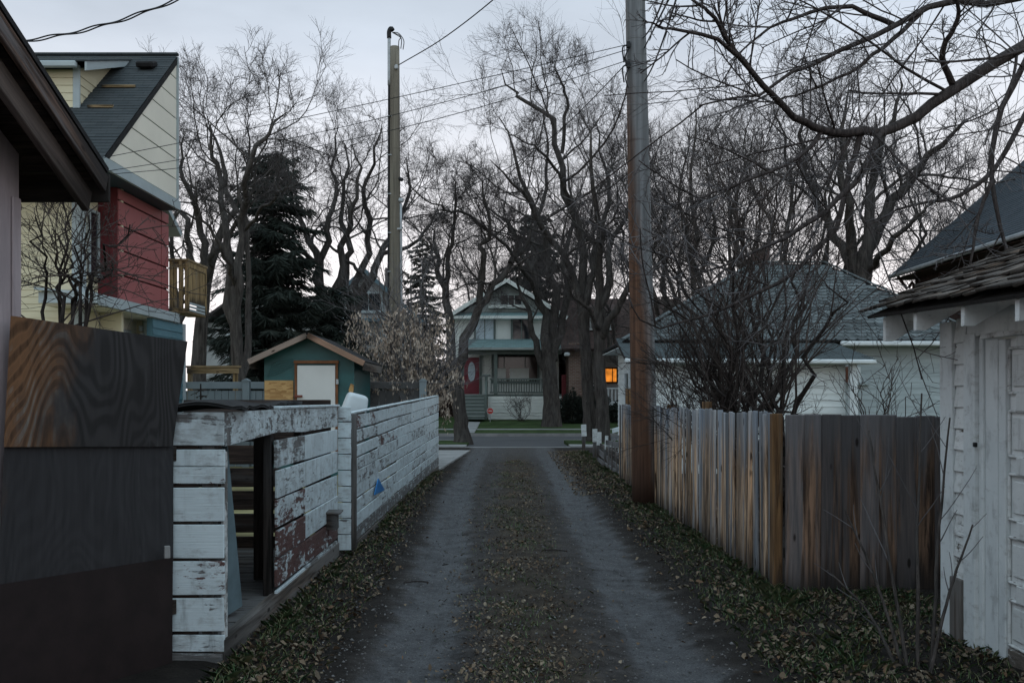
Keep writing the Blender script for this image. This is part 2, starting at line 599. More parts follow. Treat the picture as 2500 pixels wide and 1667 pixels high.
MT['seeds'] = mat_islands('dry_winged_seeds', [(0.22, 0.175, 0.135), (0.38, 0.32, 0.26), (0.30, 0.24, 0.19), (0.46, 0.40, 0.34), (0.18, 0.13, 0.095)])
MT['leaves'] = mat_islands('dead_leaves', [(0.05, 0.036, 0.026), (0.13, 0.095, 0.064), (0.19, 0.148, 0.104), (0.10, 0.062, 0.036), (0.26, 0.215, 0.16), (0.075, 0.058, 0.043), (0.15, 0.09, 0.052), (0.06, 0.048, 0.037), (0.16, 0.135, 0.10), (0.10, 0.076, 0.054), (0.07, 0.05, 0.035)])
MT['grass'] = mat_islands('autumn_grass', [(0.09, 0.16, 0.065), (0.14, 0.22, 0.09), (0.32, 0.30, 0.16), (0.11, 0.20, 0.085), (0.38, 0.35, 0.23), (0.13, 0.24, 0.12), (0.10, 0.18, 0.08)])
MT['glass'] = mat_flat('window_glass', (0.018, 0.022, 0.026), 0.06, 0.2, 1, 0.0, 0.6)
MT['curtain'] = mat_flat('pale_blind_behind_glass', (0.40, 0.50, 0.56), 0.25, 0.12, 1.2, 0.0, 0.5)
MT['asphalt'] = mat_flat('street_asphalt', (0.085, 0.088, 0.094), 0.85, 0.3, 0.9, 0.35, 0.2, (0.35, 3, 1))
MT['concrete'] = mat_flat('concrete', (0.27, 0.275, 0.275), 0.85, 0.25, 1.4, 0.25)
MT['lawn'] = mat_flat('lawn_turf', (0.042, 0.066, 0.026), 0.95, 0.5, 1.2, 0.6, 0.05)
MT['soil'] = mat_flat('yard_dead_grass', (0.20, 0.18, 0.095), 0.95, 0.5, 1.0, 0.6, 0.05)
MT['metal'] = mat_flat('galvanised_metal', (0.36, 0.39, 0.41), 0.5, 0.2, 5, 0.05, 0.5, metal=0.3)
MT['black'] = mat_flat('black_rubber', (0.015, 0.016, 0.018), 0.6, 0.2, 5, 0.05)
MT['blackroof'] = mat_flat('tar_paper', (0.016, 0.016, 0.017), 0.85, 0.5, 6, 0.6)

# ------------------------------------------------------------------ ground, alley, street
def sm(t):
    t = np.clip(t, 0, 1)
    return t * t * (3 - 2 * t)


def gz(x, y):
    x, y = np.asarray(x, float), np.asarray(y, float)
    wob = 0.06 * np.sin(y * 0.7) + 0.04 * np.sin(y * 1.9 + 1)
    sh = sm((y - 6) / 14)
    rut = -0.045 * (np.exp(-((x + 0.64 + 0.33 * sh + wob) / 0.24) ** 2) + np.exp(-((x - 1.02 - wob) / 0.24) ** 2))
    hump = 0.03 * np.exp(-((x - 0.14) / 0.36) ** 2)
    fr = 1 - sm((y - 27) / 5)
    fl = 1 - sm((y - 20.5) / 2.2)
    ver = 0.065 * sm((x - 1.28 - wob) / 0.7) * fr + (0.03 + 0.05 * sm((y - 11) / 4)) * sm((-0.93 - 0.33 * sh - wob - x) / 0.6) * fl
    lump = 0.012 * np.sin(x * 3.3 + y * 1.1) * np.sin(y * 1.7 + 2) + 0.010 * np.sin(x * 9 + y * 2.3) * np.sin(y * 3.1 - x * 4) + 0.008 * np.sin(x * 21 + 1.3) * np.sin(y * 13 + x * 7)
    f2 = 1 - sm((y - 29) / 4)
    return (rut + hump + lump) * f2 + ver - 0.02


def mat_alley():
    m = Mat('alley_dirt_and_gravel')
    v = m.obj(False)
    big = m.noise(v, 0.8, 5, 0.6)
    mid = m.noise(v, 4.5, 6, 0.65)
    fine = m.noise(v, 75, 5, 0.75)
    peb = m.voro(v, 48)
    wav = m.math('MULTIPLY', m.math('SUBTRACT', m.noise(v, 2.2, 7, 0.72), 0.5), 0.55)
    x = m.math('ADD', m.sep(v, 0), wav)
    y = m.sep(v, 1)

    def band(c, w0, w1):
        return m.step(m.math('ABSOLUTE', m.math('SUBTRACT', x, c)), w0, w1, 1.0, 0.0)
    yl = m.step(y, 6.0, 20.0)
    rut = m.math('MAXIMUM', band(m.math('SUBTRACT', -0.64, m.math('MULTIPLY', yl, 0.33)), 0.16, 0.33), band(1.0, 0.16, 0.33))
    edge = m.math('SUBTRACT', -0.98, m.math('MULTIPLY', yl, 0.36))
    lanes = m.math('MULTIPLY', m.step(m.math('SUBTRACT', x, edge), -0.12, 0.12), m.step(x, 1.22, 1.48, 1.0, 0.0))
    streak = m.noise(m.map(v, (14, 0.7, 1)), 1.0, 4, 0.6)
    rut = m.math('MULTIPLY', rut, m.step(m.math('ADD', streak, m.math('MULTIPLY', mid, 0.6)), 0.45, 0.85, 0.45, 1.0))
    far = m.step(m.math('ADD', y, m.math('MULTIPLY', big, 6)), 27, 33)
    dirt = m.ramp(mid, [(0.28, (0.024, 0.021, 0.020)), (0.5, (0.052, 0.048, 0.047)), (0.75, (0.092, 0.087, 0.085))])
    midst = m.ramp(mid, [(0.28, (0.020, 0.015, 0.012)), (0.5, (0.046, 0.037, 0.029)), (0.75, (0.090, 0.077, 0.060))])
    dirt = m.mix(band(0.14, 0.22, 0.48), dirt, midst)
    soil = m.ramp(mid, [(0.3, (0.010, 0.008, 0.007)), (0.7, (0.032, 0.027, 0.023))])
    pack = m.ramp(m.math('ADD', m.math('MULTIPLY', mid, 0.5), m.math('MULTIPLY', fine, 0.5)), [(0.32, (0.062, 0.064, 0.068)), (0.5, (0.104, 0.108, 0.116)), (0.7, (0.155, 0.16, 0.17))])
    c = m.mix(lanes, soil, dirt)
    c = m.mix(rut, c, pack)
    c = m.mix(m.math('MULTIPLY', far, m.math('MULTIPLY', lanes, 0.6)), c, m.mix(streak, (0.05, 0.05, 0.053), (0.115, 0.117, 0.12)))
    grit = m.noise(v, 130, 3, 0.8)
    c = m.mix(m.step(grit, 0.30, 0.70, 0.0, 0.75), m.mix(1.0, c, (0.42, 0.42, 0.42), 'MULTIPLY'), m.mix(1.0, c, (1.75, 1.72, 1.7), 'MULTIPLY'))
    clod = m.noise(v, 22, 4, 0.7)
    c = m.mix(m.step(clod, 0.52, 0.66, 0.0, 0.55), c, m.mix(1.0, c, (0.45, 0.43, 0.42), 'MULTIPLY'))
    st = m.math('MULTIPLY', m.step(peb, 0.0, 0.22, 1.0, 0.0), m.step(fine, 0.5, 0.62))
    c = m.mix(m.math('MULTIPLY', st, m.math('MULTIPLY', lanes, 0.65)), c, (0.20, 0.195, 0.19))
    c = m.mix(m.step(m.noise(v, 2.7, 5, 0.7), 0.6, 0.74, 0, 0.6), c, (0.022, 0.019, 0.018))
    h = m.math('ADD', m.math('MULTIPLY', fine, 0.5), m.math('ADD', m.math('MULTIPLY', mid, 1.2), m.math('MULTIPLY', st, 0.4)))
    return m.done(c, 0.9, h, 1.0, 0.03, 0.2)


def grid_obj(name, xs, ys, zf, mat, kind='structure'):
    X, Y = np.meshgrid(xs, ys)
    Z = zf(X, Y)
    V = np.stack([X, Y, Z], -1).reshape(-1, 3)
    nx, ny = len(xs), len(ys)
    b = (np.arange(ny - 1) * nx)[:, None] + np.arange(nx - 1)[None]
    Q = np.stack([b, b + 1, b + nx + 1, b + nx], -1).reshape(-1, 4)
    o = mobj(name, np_mesh(name, V, [Q], mat, True))
    return tag(o, kind=kind)


ys_ = np.concatenate([np.arange(-6, 4, 0.3), np.arange(4, 16, 0.06), np.arange(16, 33.31, 0.15)])
xs_ = np.concatenate([np.arange(-3.6, -2.1, 0.2), np.arange(-2.1, 2.4, 0.05), np.arange(2.4, 6.1, 0.2)])
grid_obj('alley', xs_, ys_, gz, mat_alley())
tag(mobj('ground', np_mesh('ground', [(-500, -300, -0.2), (500, -300, -0.2), (500, 900, -0.2), (-500, 900, -0.2)], [[[0, 1, 2, 3]]], MT['soil'])), kind='structure')
# yards either side of the alley, a hand above the wide sheet
for nm, x0, x1, y0_, z_ in (('yard_left', -70, -3.5, -20, .05), ('yard_left_near', -3.5, -1.98, 6.26, .101), ('yard_right', 5.95, 70, -20, .05)):
    tag(mobj(nm, np_mesh(nm, [(x0, y0_, z_), (x1, y0_, z_), (x1, 22.85, z_), (x0, 22.85, z_)] if z_ > .1 else [(x0, y0_, z_), (x1, y0_, z_), (x1, 33.2, z_), (x0, 33.2, z_)], [[[0, 1, 2, 3]]], MT['soil'])), kind='structure')


def sheet(name, x0, x1, y0, y1, z, mat, thick=0.15, z1=None):
    z1 = z if z1 is None else z1
    o = extrude(name, [(x0, y0, z), (x1, y0, z), (x1, y1, z1), (x0, y1, z1)], (0, 0, -thick), mat)
    return tag(o, kind='structure')


sheet('street', -90, 90, 37.82, 44.5, -0.09, MT['asphalt'], 0.05)
sheet('alley_mouth', -1.55, 1.95, 33.45, 37.82, -0.02, MT['asphalt'], 0.05, -0.086)
sheet('alley_lip', -1.55, 1.95, 33.2, 33.45, -0.012, MT['concrete'], 0.1)
sheet('sidewalk_near_left', -90, -1.56, 33.2, 34.5, 0.02, MT['concrete'])
sheet('sidewalk_near_right', 1.96, 90, 33.2, 34.5, 0.03, MT['concrete'])
sheet('boulevard_near_left', -90, -1.56, 34.5, 37.6, 0.03, MT['lawn'])
sheet('boulevard_near_right', 1.96, 90, 34.5, 37.6, 0.04, MT['lawn'])
sheet('kerb_near_left', -90, -1.56, 37.6, 37.82, 0.045, MT['concrete'])
sheet('kerb_near_right', 1.96, 90, 37.6, 37.82, 0.05, MT['concrete'])
sheet('kerb_far', -90, 90, 44.5, 44.72, 0.04, MT['concrete'])
sheet('boulevard_far', -90, 90, 44.72, 47.2, 0.05, MT['lawn'], 0.15, 0.12)
sheet('sidewalk_far', -90, 90, 47.2, 48.5, 0.13, MT['concrete'])
sheet('lawn', -90, 90, 48.5, 57.5, 0.13, MT['lawn'], 0.3, 0.52)
sheet('back_lots', -90, 90, 57.5, 130, 0.50, MT['soil'], 0.3)
pad = extrude('parking_pad', [(-5.5, 22.9, 0.012), (-1.66, 22.9, 0.012), (-1.30, 31.0, 0.012), (-5.5, 31.0, 0.012)], (0, 0, -0.12), MT['concrete'])
tag(pad, kind='structure')
sheet('front_path', -2.55, -1.7, 44.75, 53.4, 0.072, MT['concrete'], 0.05, 0.345)

# ------------------------------------------------------------------ near garage on the left
MT['pinkstucco'] = mat_flat('dull_pink_wall_paint', (0.42, 0.36, 0.375), 0.85, 0.2, 2.5, 0.3, 0.2, (3, 3, 0.6))
g = thing('garage', (-2.75, 3, 0), 'dull pink garage whose brown rake overhangs the alley at upper left', 'garage')
rz = lambda y: 4.40 - 0.40 * abs(y - 1.9)
extrude('wall', [(-2.7, -2.0, -0.1), (-2.7, 5.45, -0.1), (-2.7, 5.45, rz(5.45)), (-2.7, 1.9, rz(1.9)), (-2.7, -2.0, rz(-2.0))], (-0.15, 0, 0), MT['pinkstucco'], g)
extrude('wall', [(-2.852, 5.45, -0.1), (-7, 5.45, -0.1), (-7, 5.45, rz(5.45)), (-2.852, 5.45, rz(5.45))], (0, -0.15, 0), MT['pinkstucco'], g)
for s, e in ((5.78, 1.9), (-1.98, 1.9)):
    roof = slab('roof', [(-2.34, s, rz(s) + 0.13), (-7, s, rz(s) + 0.13), (-7, e, rz(e) + 0.13), (-2.34, e, rz(e) + 0.13)], 0.03, MT['blackroof'], g)
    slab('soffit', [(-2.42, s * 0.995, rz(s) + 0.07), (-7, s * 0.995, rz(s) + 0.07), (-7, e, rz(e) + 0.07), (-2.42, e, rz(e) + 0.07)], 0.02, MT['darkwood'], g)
    a, b = Vector((-2.355, s - 0.02 * np.sign(s), rz(s) + 0.035)), Vector((-2.355, e, rz(e) + 0.035))
    beam('bargeboard', a, b, 0.028, 0.105, MT['fascia'], g, color=(0.9, 0.9, 0.95))
    a, b = Vector((-2.44, s - 0.06 * np.sign(s), rz(s) - 0.075)), Vector((-2.44, e, rz(e) - 0.075))
    beam('rafter', a, b, 0.04, 0.13, MT['fascia'], g, color=(0.8, 0.72, 0.68))
    for k in range(5):
        yy = s + (e - s) * (k + 0.35) / 5
        beam('lookout', (-2.46, yy, rz(yy) - 0.02), (-2.71, yy, rz(yy) - 0.02), 0.04, 0.09, MT['darkwood'], g)
beam('fascia', (-2.34, 5.79, rz(5.79) + 0.02), (-7, 5.79, rz(5.79) + 0.02), 0.025, 0.16, MT['darkwood'], g)
# downpipe-dark corner trim
box('corner_trim', (0.012, 0.09, 2.75), (-2.692, 5.405, 1.36), MT['pinkstucco'], g)


# ------------------------------------------------------------------ plywood gate between garage and bins
def mat_ply(name, orange, dark, off, tilt, split, ring=0.5):
    m = Mat(name)
    v = m.tc.outputs['Object']
    field = m.noise(m.map(v, (3.4, 0.2, 0.50), off), 1.0, 2.2, 0.42, 0.1)
    wv = m.math('PINGPONG', m.math('MULTIPLY', m.math('ADD', field, m.math('MULTIPLY', m.sep(v, 0), 0.5)), 34.0), 0.5)
    wv = m.math('MULTIPLY', m.step(wv, 0.10, 0.40), m.step(m.noise(m.map(v, (6, 6, 2)), 1.0, 3, .5), .3, .6, .45, 1.0))
    n = m.noise(m.map(v, (30, 30, 1.6)), 1.0, 5, 0.65)
    w2 = m.math('ADD', m.math('MULTIPLY', wv, ring), m.math('MULTIPLY', n, 1.0 - ring))
    org = m.ramp(w2, [(0.15, tuple(x * 0.30 for x in orange)), (0.45, orange), (0.62, tuple(x * 0.8 for x in orange)), (0.85, (0.22, 0.20, 0.175))])
    blk = m.ramp(w2, [(0.15, tuple(x * 0.6 for x in dark)), (0.55, dark), (0.95, tuple(x * 1.45 for x in dark))])
    k = m.math('ADD', m.sep(v, 0), m.math('MULTIPLY', m.math('SUBTRACT', m.noise(m.map(v, (5, 5, 2.2)), 1.0, 4, 0.6), 0.5), 0.45))
    k = m.math('SUBTRACT', k, m.math('MULTIPLY', m.sep(v, 2), tilt))
    c = m.mix(m.step(k, split - 0.13, split + 0.10), org, blk)
    pale = m.step(m.noise(m.map(v, (9, 9, 1.4), (4, 4, 1)), 1.0, 5, 0.65), 0.60, 0.80, 0, 0.5)
    c = m.mix(pale, c, (0.12, 0.125, 0.13))
    return m.done(c, 0.8, w2, 0.35, 0.004)


MT['ply1'] = mat_ply('plywood_orange_to_black', (0.185, 0.095, 0.048), (0.030, 0.029, 0.030), (0.45, 0, -0.10), 0.10, -0.14)
MT['ply2'] = mat_ply('plywood_weathered_grey', (0.12, 0.075, 0.05), (0.034, 0.034, 0.037), (0.2, 0, 0.1), 0.0, -0.37, 0.14)
MT['hardboard'] = mat_flat('dark_maroon_board', (0.016, 0.010, 0.010), 0.65, 0.3, 5, 0.1, 0.3)
g = thing('plywood_gate', (-2.35, 5.7, 0), 'tall gate of weathered plywood sheets with orange grain, beside peeling white corner boards', 'gate')
tk = Vector((0.012, 0.018, 0))
extrude('plywood_sheet', [P(26, 771, 5.24), P(451, 833, 6.16), P(414, 1090, 6.10), P(9, 1091, 5.18)], tk, MT['ply1'], g)
extrude('plywood_sheet', [P(11, 1080, 5.21), P(416, 1078, 6.13), P(416, 1366, 6.13), P(-8, 1432, 5.21)], tk, MT['ply2'], g)
extrude('lower_panel', [P(-8, 1427, 5.18), P(415, 1361, 6.10), P(413, 1650, 6.08), P(-10, 1750, 5.15)], tk, MT['hardboard'], g)
box('latch_block', (0.035, 0.03, 0.075), P(408, 1347, 6.02), MT['concrete'], g, rot=(0, 0, R(25)))
for z in (0.35, 1.3):
    beam('gate_rail', (-2.70, 5.29, z), (-2.10, 6.20, z), 0.04, 0.09, MT['darkwood'], g)

# ------------------------------------------------------------------ peeling white enclosure with doorway, then the board fence
rng = random.Random(11)


def peelc(p=None, g_=None, b=None):
    return (rng.uniform(0.36, 0.52) if p is None else p, rng.uniform(0.24, 0.34) if g_ is None else g_, rng.uniform(0.35, 0.7) if b is None else b)


ROWS = [(1.351, 1.558), (1.114, 1.326), (0.879, 1.089), (0.650, 0.859), (0.423, 0.632), (0.196, 0.402), (0.07, 0.173), (-0.04, 0.06)]
g = thing('bin_enclosure', (-2.2, 7.8, 0), 'peeling white board bin enclosure with an open dark doorway onto the alley', 'enclosure')
looks = [(0.46, 0.27, .5), (0.42, 0.40, .3), (0.34, 0.2, .35), (0.35, 0.2, .4), (0.40, 0.46, .3), (0.40, 0.24, .55), (0.44, 0.22, .8), (0.60, 0.22, 1)]
for i, (z0, z1) in enumerate(ROWS):
    j = rng.uniform(-0.006, 0.006)
    if i == 1:
        for (a, b, cc) in ((z0, (z0 + z1) / 2 - .002, (0.40, 0.45, .3)), ((z0 + z1) / 2 + .002, z1, (0.40, 0.30, .4))):
            box('board', (0.325, 0.024, b - a), (-1.955 + j, 6.2, (a + b) / 2), MT['peel'], g, (0, R(rng.uniform(-.4, .4)), 0), color=cc)
    else:
        box('board', (0.325, 0.024, z1 - z0), (-1.955 + j, 6.2, (z0 + z1) / 2), MT['peel'], g, (0, R(rng.uniform(-.5, .5)), 0), color=looks[i])
box('corner_post', (0.075, 0.09, 1.55), (-1.90, 6.262, 0.77), MT['oldwood_v'], g)
box('corner_strip', (0.022, 0.07, 1.3), (-1.806, 6.252, 0.66), MT['peel_v'], g, color=(0.5, .3, .6))
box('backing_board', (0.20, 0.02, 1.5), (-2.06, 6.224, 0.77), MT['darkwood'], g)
# head board over the doorway: wider at the corner
extrude('head_board', [(-1.793, 6.218, 1.345), (-1.793, 6.218, 1.556), (-1.793, 8.64, 1.562), (-1.793, 8.64, 1.352), (-1.793, 7.6, 1.385)], (-0.024, 0, 0), MT['peel'], g, color=(0.47, 0.2, 0.6))
def yboard(name, y0, y1, z0, z1, x, mat, parent, color, rx=0.0):
    return box(name, (y1 - y0, 0.024, z1 - z0), (x, (y0 + y1) / 2, (z0 + z1) / 2), mat, parent, (0, rx, R(90)), color=color)


pan = {(1, 0): (.5, .2, .8), (2, 0): (.44, .2, .5), (3, 0): (.44, .50, .6), (4, 0): (.44, .57, .5), (5, 0): (.45, .55, .6),
       (5, 1): (.45, .59, .5), (4, 1): (.43, .25, .4), (3, 1): (.44, .38, .4)}
for i, (z0, z1) in enumerate(ROWS[1:7], 1):
    for s, (y0, y1) in enumerate(((7.62, 8.645), (8.655, 10.24))):
        cc = pan.get((i, s), peelc())
        if i == 5 and s == 1:
            yboard('board', 8.655, 9.72, z0, z1, -1.806, MT['peel'], g, cc)
            yboard('board', 9.75, 10.24, z0 + .01, z1 + .004, -1.804, MT['peel'], g, cc)
            continue
        dz = rng.uniform(-0.006, 0.006)
        yboard('board', y0, y1, z0 + dz, z1 + dz, -1.806 + rng.uniform(-.006, .006), MT['peel'], g, cc, R(rng.uniform(-.5, .5)))
yboard('board', 8.655, 10.24, 1.352, 1.555, -1.806, MT['peel'], g, (.47, .2, .5))
beam('top_cap', (-1.83, 7.7, 1.572), (-1.83, 10.3, 1.566), 0.10, 0.022, MT['peel'], g, color=(.42, .2, .4))
beam('sill_beam', (-1.82, 6.19, 0.05), (-1.82, 10.3, 0.06), 0.07, 0.19, MT['oldwood'], g, color=(1.3, 1.25, 1.2))
for k in range(26):
    y = 6.36 + 0.145 * k
    box('floor_plank', (1.4, 0.135, 0.03), (-2.56, y, 0.12 + rng.uniform(-.004, .004)), MT['oldwood'], g, color=(.9, .9, .9))
box('door_post', (0.10, 0.09, 1.5), (-2.10, 8.32, 0.75), MT['oldwood_v'], g, color=(.62, .6, .6))
box('door_post', (0.06, 0.09, 1.36), (-1.875, 7.66, 0.68), MT['oldwood_v'], g, color=(.45, .45, .46))
box('stud', (0.06, 0.09, 1.5), (-1.88, 8.75, 0.75), MT['oldwood_v'], g, color=(.45, .45, .46))
for k in range(7):                                   # end wall boards with daylight between them
    z0 = 0.04 + 0.232 * k
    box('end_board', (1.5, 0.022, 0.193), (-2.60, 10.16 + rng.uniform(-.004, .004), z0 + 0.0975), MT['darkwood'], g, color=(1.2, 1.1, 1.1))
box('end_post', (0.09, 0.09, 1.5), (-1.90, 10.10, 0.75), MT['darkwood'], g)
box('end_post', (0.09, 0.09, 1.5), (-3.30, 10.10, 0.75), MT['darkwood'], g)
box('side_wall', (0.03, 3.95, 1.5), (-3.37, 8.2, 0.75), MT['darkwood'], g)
box('light_block_panel', (1.2, 0.03, 1.5), (-2.76, 6.23, 0.75), MT['darkwood'], g)  # unseen dark panel, added to keep light out of the enclosure
extrude('leaning_board', [P(548, 1085, 6.62), P(556, 1085, 6.62), P(592, 1478, 7.0), P(546, 1508, 6.75)], (-0.02, 0.012, 0), mat_flat('blue_grey_painted_board', (0.12, 0.175, 0.20), 0.7, 0.25, 4, 0.1), g)
# rumpled roofing lying over the top
nx, ny = 26, 34
gx, gy = np.linspace(-3.42, -1.74, nx), np.linspace(6.15, 9.0, ny)
X, Y = np.meshgrid(gx, gy)
Zr = 1.60 + 0.014 * np.sin(X * 9 + Y * 2) + 0.016 * np.sin(Y * 5.5 + 0.6) * np.cos(X * 3) + 0.008 * np.sin(Y * 17 + X * 11)
X2 = X - 0.16 * (Y - 6.15) / 2.85 * (X + 3.42) / 1.68 + 0.018 * np.sin(Y * 8)
top = np.stack([X2, Y, Zr], -1).reshape(-1, 3)
V = np.vstack([top, top - np.array([0, 0, 0.018])])
b = (np.arange(ny - 1) * nx)[:, None] + np.arange(nx - 1)[None]
Q = np.stack([b, b + 1, b + nx + 1, b + nx], -1).reshape(-1, 4)
n0 = nx * ny
rim = [(i, i + 1) for i in range(nx - 1)] + [(i + 1 + (ny - 1) * nx, i + (ny - 1) * nx) for i in range(nx - 1)] + [((j + 1) * nx, j * nx) for j in range(ny - 1)] + [(j * nx + nx - 1, (j + 1) * nx + nx - 1) for j in range(ny - 1)]
E = np.array([[b_, a_, a_ + n0, b_ + n0] for a_, b_ in rim])[:, ::-1]
mobj('roofing', np_mesh('roofing', V, [Q, (Q + n0)[:, ::-1], E], MT['blackroof'], True), g)

g = thing('board_fence', (-1.7, 16.5, 0), 'long peeling white horizontal board fence running down to the street', 'fence')
# short returned boards where the fence steps forward
for k in range(9):
    z0 = 0.07 + 0.166 * k
    box('short_board', (0.135, 0.022, 0.157), (-1.733, 10.30, z0 + 0.08), MT['peel'], g, (0, R(rng.uniform(-1, 1)), 0), color=(rng.uniform(.38, .46), .22, .4))
box('post', (0.045, 0.08, 1.46), (-1.668, 10.52, 0.75), MT['oldwood_v'], g, color=(1.3, 1.3, 1.3))
box('rail_stub', (0.15, 0.11, 0.15), (-1.765, 9.66, 0.45), MT['oldwood'], g, (R(4), 0, 0), color=(.7, .7, .7))
box('rail_stub_cap', (0.20, 0.17, 0.02), (-1.75, 9.66, 0.54), MT['oldwood'], g, (R(4), 0, 0), color=(1, 1, 1))
SEG = [10.60, 12.62, 14.7, 16.75, 19.7, 22.88]
NR = 9
for s in range(5):
    y0, y1 = SEG[s], SEG[s + 1]
    za, zb = 0.10 + 0.0 * s, 1.465 + 0.205 * ((y0 + y1) / 2 - 10.6) / 12.3
    tilt = -math.atan2(0.205, 12.3)
    hh = (zb - za) / NR
    for k in range(NR):
        h = hh - rng.choice([0.012, 0.014, 0.02, 0.03])
        cc = peelc(rng.uniform(0.38, 0.48), rng.uniform(0.22, 0.36), rng.uniform(.35, .7))
        if (s, k) in ((0, 8), (1, 6), (4, 7)): cc = (.42, .50, .5)
        if k == 0: cc = (.55, .3, 1.0)
        dz = rng.uniform(-0.006, 0.006)
        yboard('board', y0 + 0.006, y1 - 0.006, za + hh * k + dz, za + hh * k + h + dz, -1.70 + rng.uniform(-.005, .005), MT['peel'], g, cc, tilt * (k + 1) / NR + R(rng.uniform(-.32, .32)))
    for yy in (y0 + 0.05, (y0 + y1) / 2):
        box('post', (0.085, 0.085, zb + 0.03), (-1.765, yy, zb / 2), MT['oldwood_v'], g, color=(1.1, 1.1, 1.1))
    beam('top_cap', (-1.72, y0, zb + 0.02 - 0.017 * (y1 - y0) / 2), (-1.72, y1, zb + 0.02 + 0.017 * (y1 - y0) / 2), 0.07, 0.02, MT['peel'], g, color=(.42, .2, .4))
    yboard('kick_board', y0, y1, -0.05, 0.085, -1.695, MT['oldwood'], g, (1.0, .95, .9))

box('post', (0.1, 0.1, 1.62), (-1.93, 12.25, 0.80), MT['oldwood_v'], g)
g = extrude('blue_triangle', [(-1.668, 12.02, 0.475), (-1.668, 12.95, 0.45), (-1.668, 12.36, 0.645)], (0.012, 0, 0), mat_flat('bright_blue_plastic', (0.015, 0.17, 0.45), 0.45, 0.1, 3, 0.02, 0.4))
tag(g, 'bright blue triangle fixed low on the white board fence', 'marker')

# white plastic tub tipped behind the fence
import bmesh
bm = bmesh.new()
bmesh.ops.create_cube(bm, size=1.0)
for v in bm.verts:
    k = 1.0 if v.co.z < 0 else 0.78
    v.co = Vector((v.co.x * 0.31 * k, v.co.y * 0.28 * k, v.co.z * 0.30))
bmesh.ops.bevel(bm, geom=bm.edges[:], offset=0.045, segments=4, profile=0.5, affect='EDGES')
me = bpy.data.meshes.new('plastic_tub')
bm.to_mesh(me); bm.free()
for p in me.polygons: p.use_smooth = True
me.materials.append(mat_flat('white_plastic', (0.50, 0.57, 0.60), 0.4, 0.06, 3, 0.02, 0.4))
tub = mobj('plastic_tub', me, None, TRS((-1.93, 12.25, 1.545), (R(6), R(14), R(20))))
tag(tub, 'white plastic tub upside down behind the top of the board fence', 'tub')
tube('rim', [Vector((-1.93, 12.25, 1.40)) + Vector((0.17 * math.cos(a), 0.15 * math.sin(a), 0.02 * math.cos(a))) for a in np.linspace(0, 2 * math.pi, 13)], 0.012, me.materials[0], tub, 6, 40)

# ------------------------------------------------------------------ cedar fence on the right
rng = random.Random(23)
g = thing('cedar_fence', (2.15, 13.5, 0), 'long weathered upright cedar board fence along the alley behind the brown pole', 'fence')
y = 8.42
wid = [0.088, 0.10, 0.112, 0.094]
i = 0
while y < 19.3:
    w = rng.choice(wid)
    t = (y - 8.4) / 10.9
    x = 2.20 - 0.09 * t
    zt = 1.512 + 0.012 * math.sin(i * 0.35) + rng.uniform(-0.011, 0.011)
    zb = 0.03
    k = rng.uniform(0.6, 1.2)
    if rng.random() < 0.2: k *= 0.5
    warm = rng.uniform(0.92, 1.1)
    h = 1.49 if rng.random() < .5 else 1.47
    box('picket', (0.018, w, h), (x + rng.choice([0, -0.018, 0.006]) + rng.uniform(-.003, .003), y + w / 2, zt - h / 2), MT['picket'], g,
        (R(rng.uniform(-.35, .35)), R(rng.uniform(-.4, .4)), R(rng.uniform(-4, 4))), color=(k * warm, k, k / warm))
    y += w + rng.choice([0.004, 0.008, 0.014])
    i += 1
for z in (0.4, 1.2):
    beam('rail', (2.245, 8.45, z), (2.155, 19.3, z), 0.04, 0.09, MT['oldwood'], g)
for (yy, zt) in ((11.75, 1.60), (14.3, 1.545), (18.2, 1.80), (19.2, 1.82), (16.6, 1.4)):
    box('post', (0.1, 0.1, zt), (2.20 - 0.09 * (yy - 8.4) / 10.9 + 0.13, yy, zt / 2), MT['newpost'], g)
box('corner_post', (0.085, 0.09, 1.54), (2.215, 8.345, 0.745), MT['newpost'], g, color=(1, .95, .9))

g = thing('cedar_fence', (3.2, 8.3, 0), 'dark stained board fence turning off towards the white garage', 'fence')
x = 2.275
i = 0
while x < 4.6:
    w = [0.165, 0.15, 0.172, 0.168, 0.16, 0.165, 0.17][i % 7]
    h = 1.475
    zt = 1.505 - 0.012 * (x - 2.3) + rng.uniform(-.009, .009)
    k = rng.uniform(0.65, 1.35)
    box('fence_board', (w, 0.018, h), (x + w / 2, 8.30 + 0.06 * (x - 2.27) + (.013 if i % 2 else 0), zt - h / 2), MT['picket_dark'], g,
        (R(rng.uniform(-.3, .3)), R(rng.uniform(-.35, .35)), R(3)), bev=.007, color=(k * 1.05, k, k))
    x += w - rng.choice([0.002, 0.004, 0.006])
    i += 1
for z in (0.35, 1.2):
    beam('rail', (2.28, 8.345, z), (4.6, 8.48, z), 0.04, 0.09, MT['oldwood'], g)

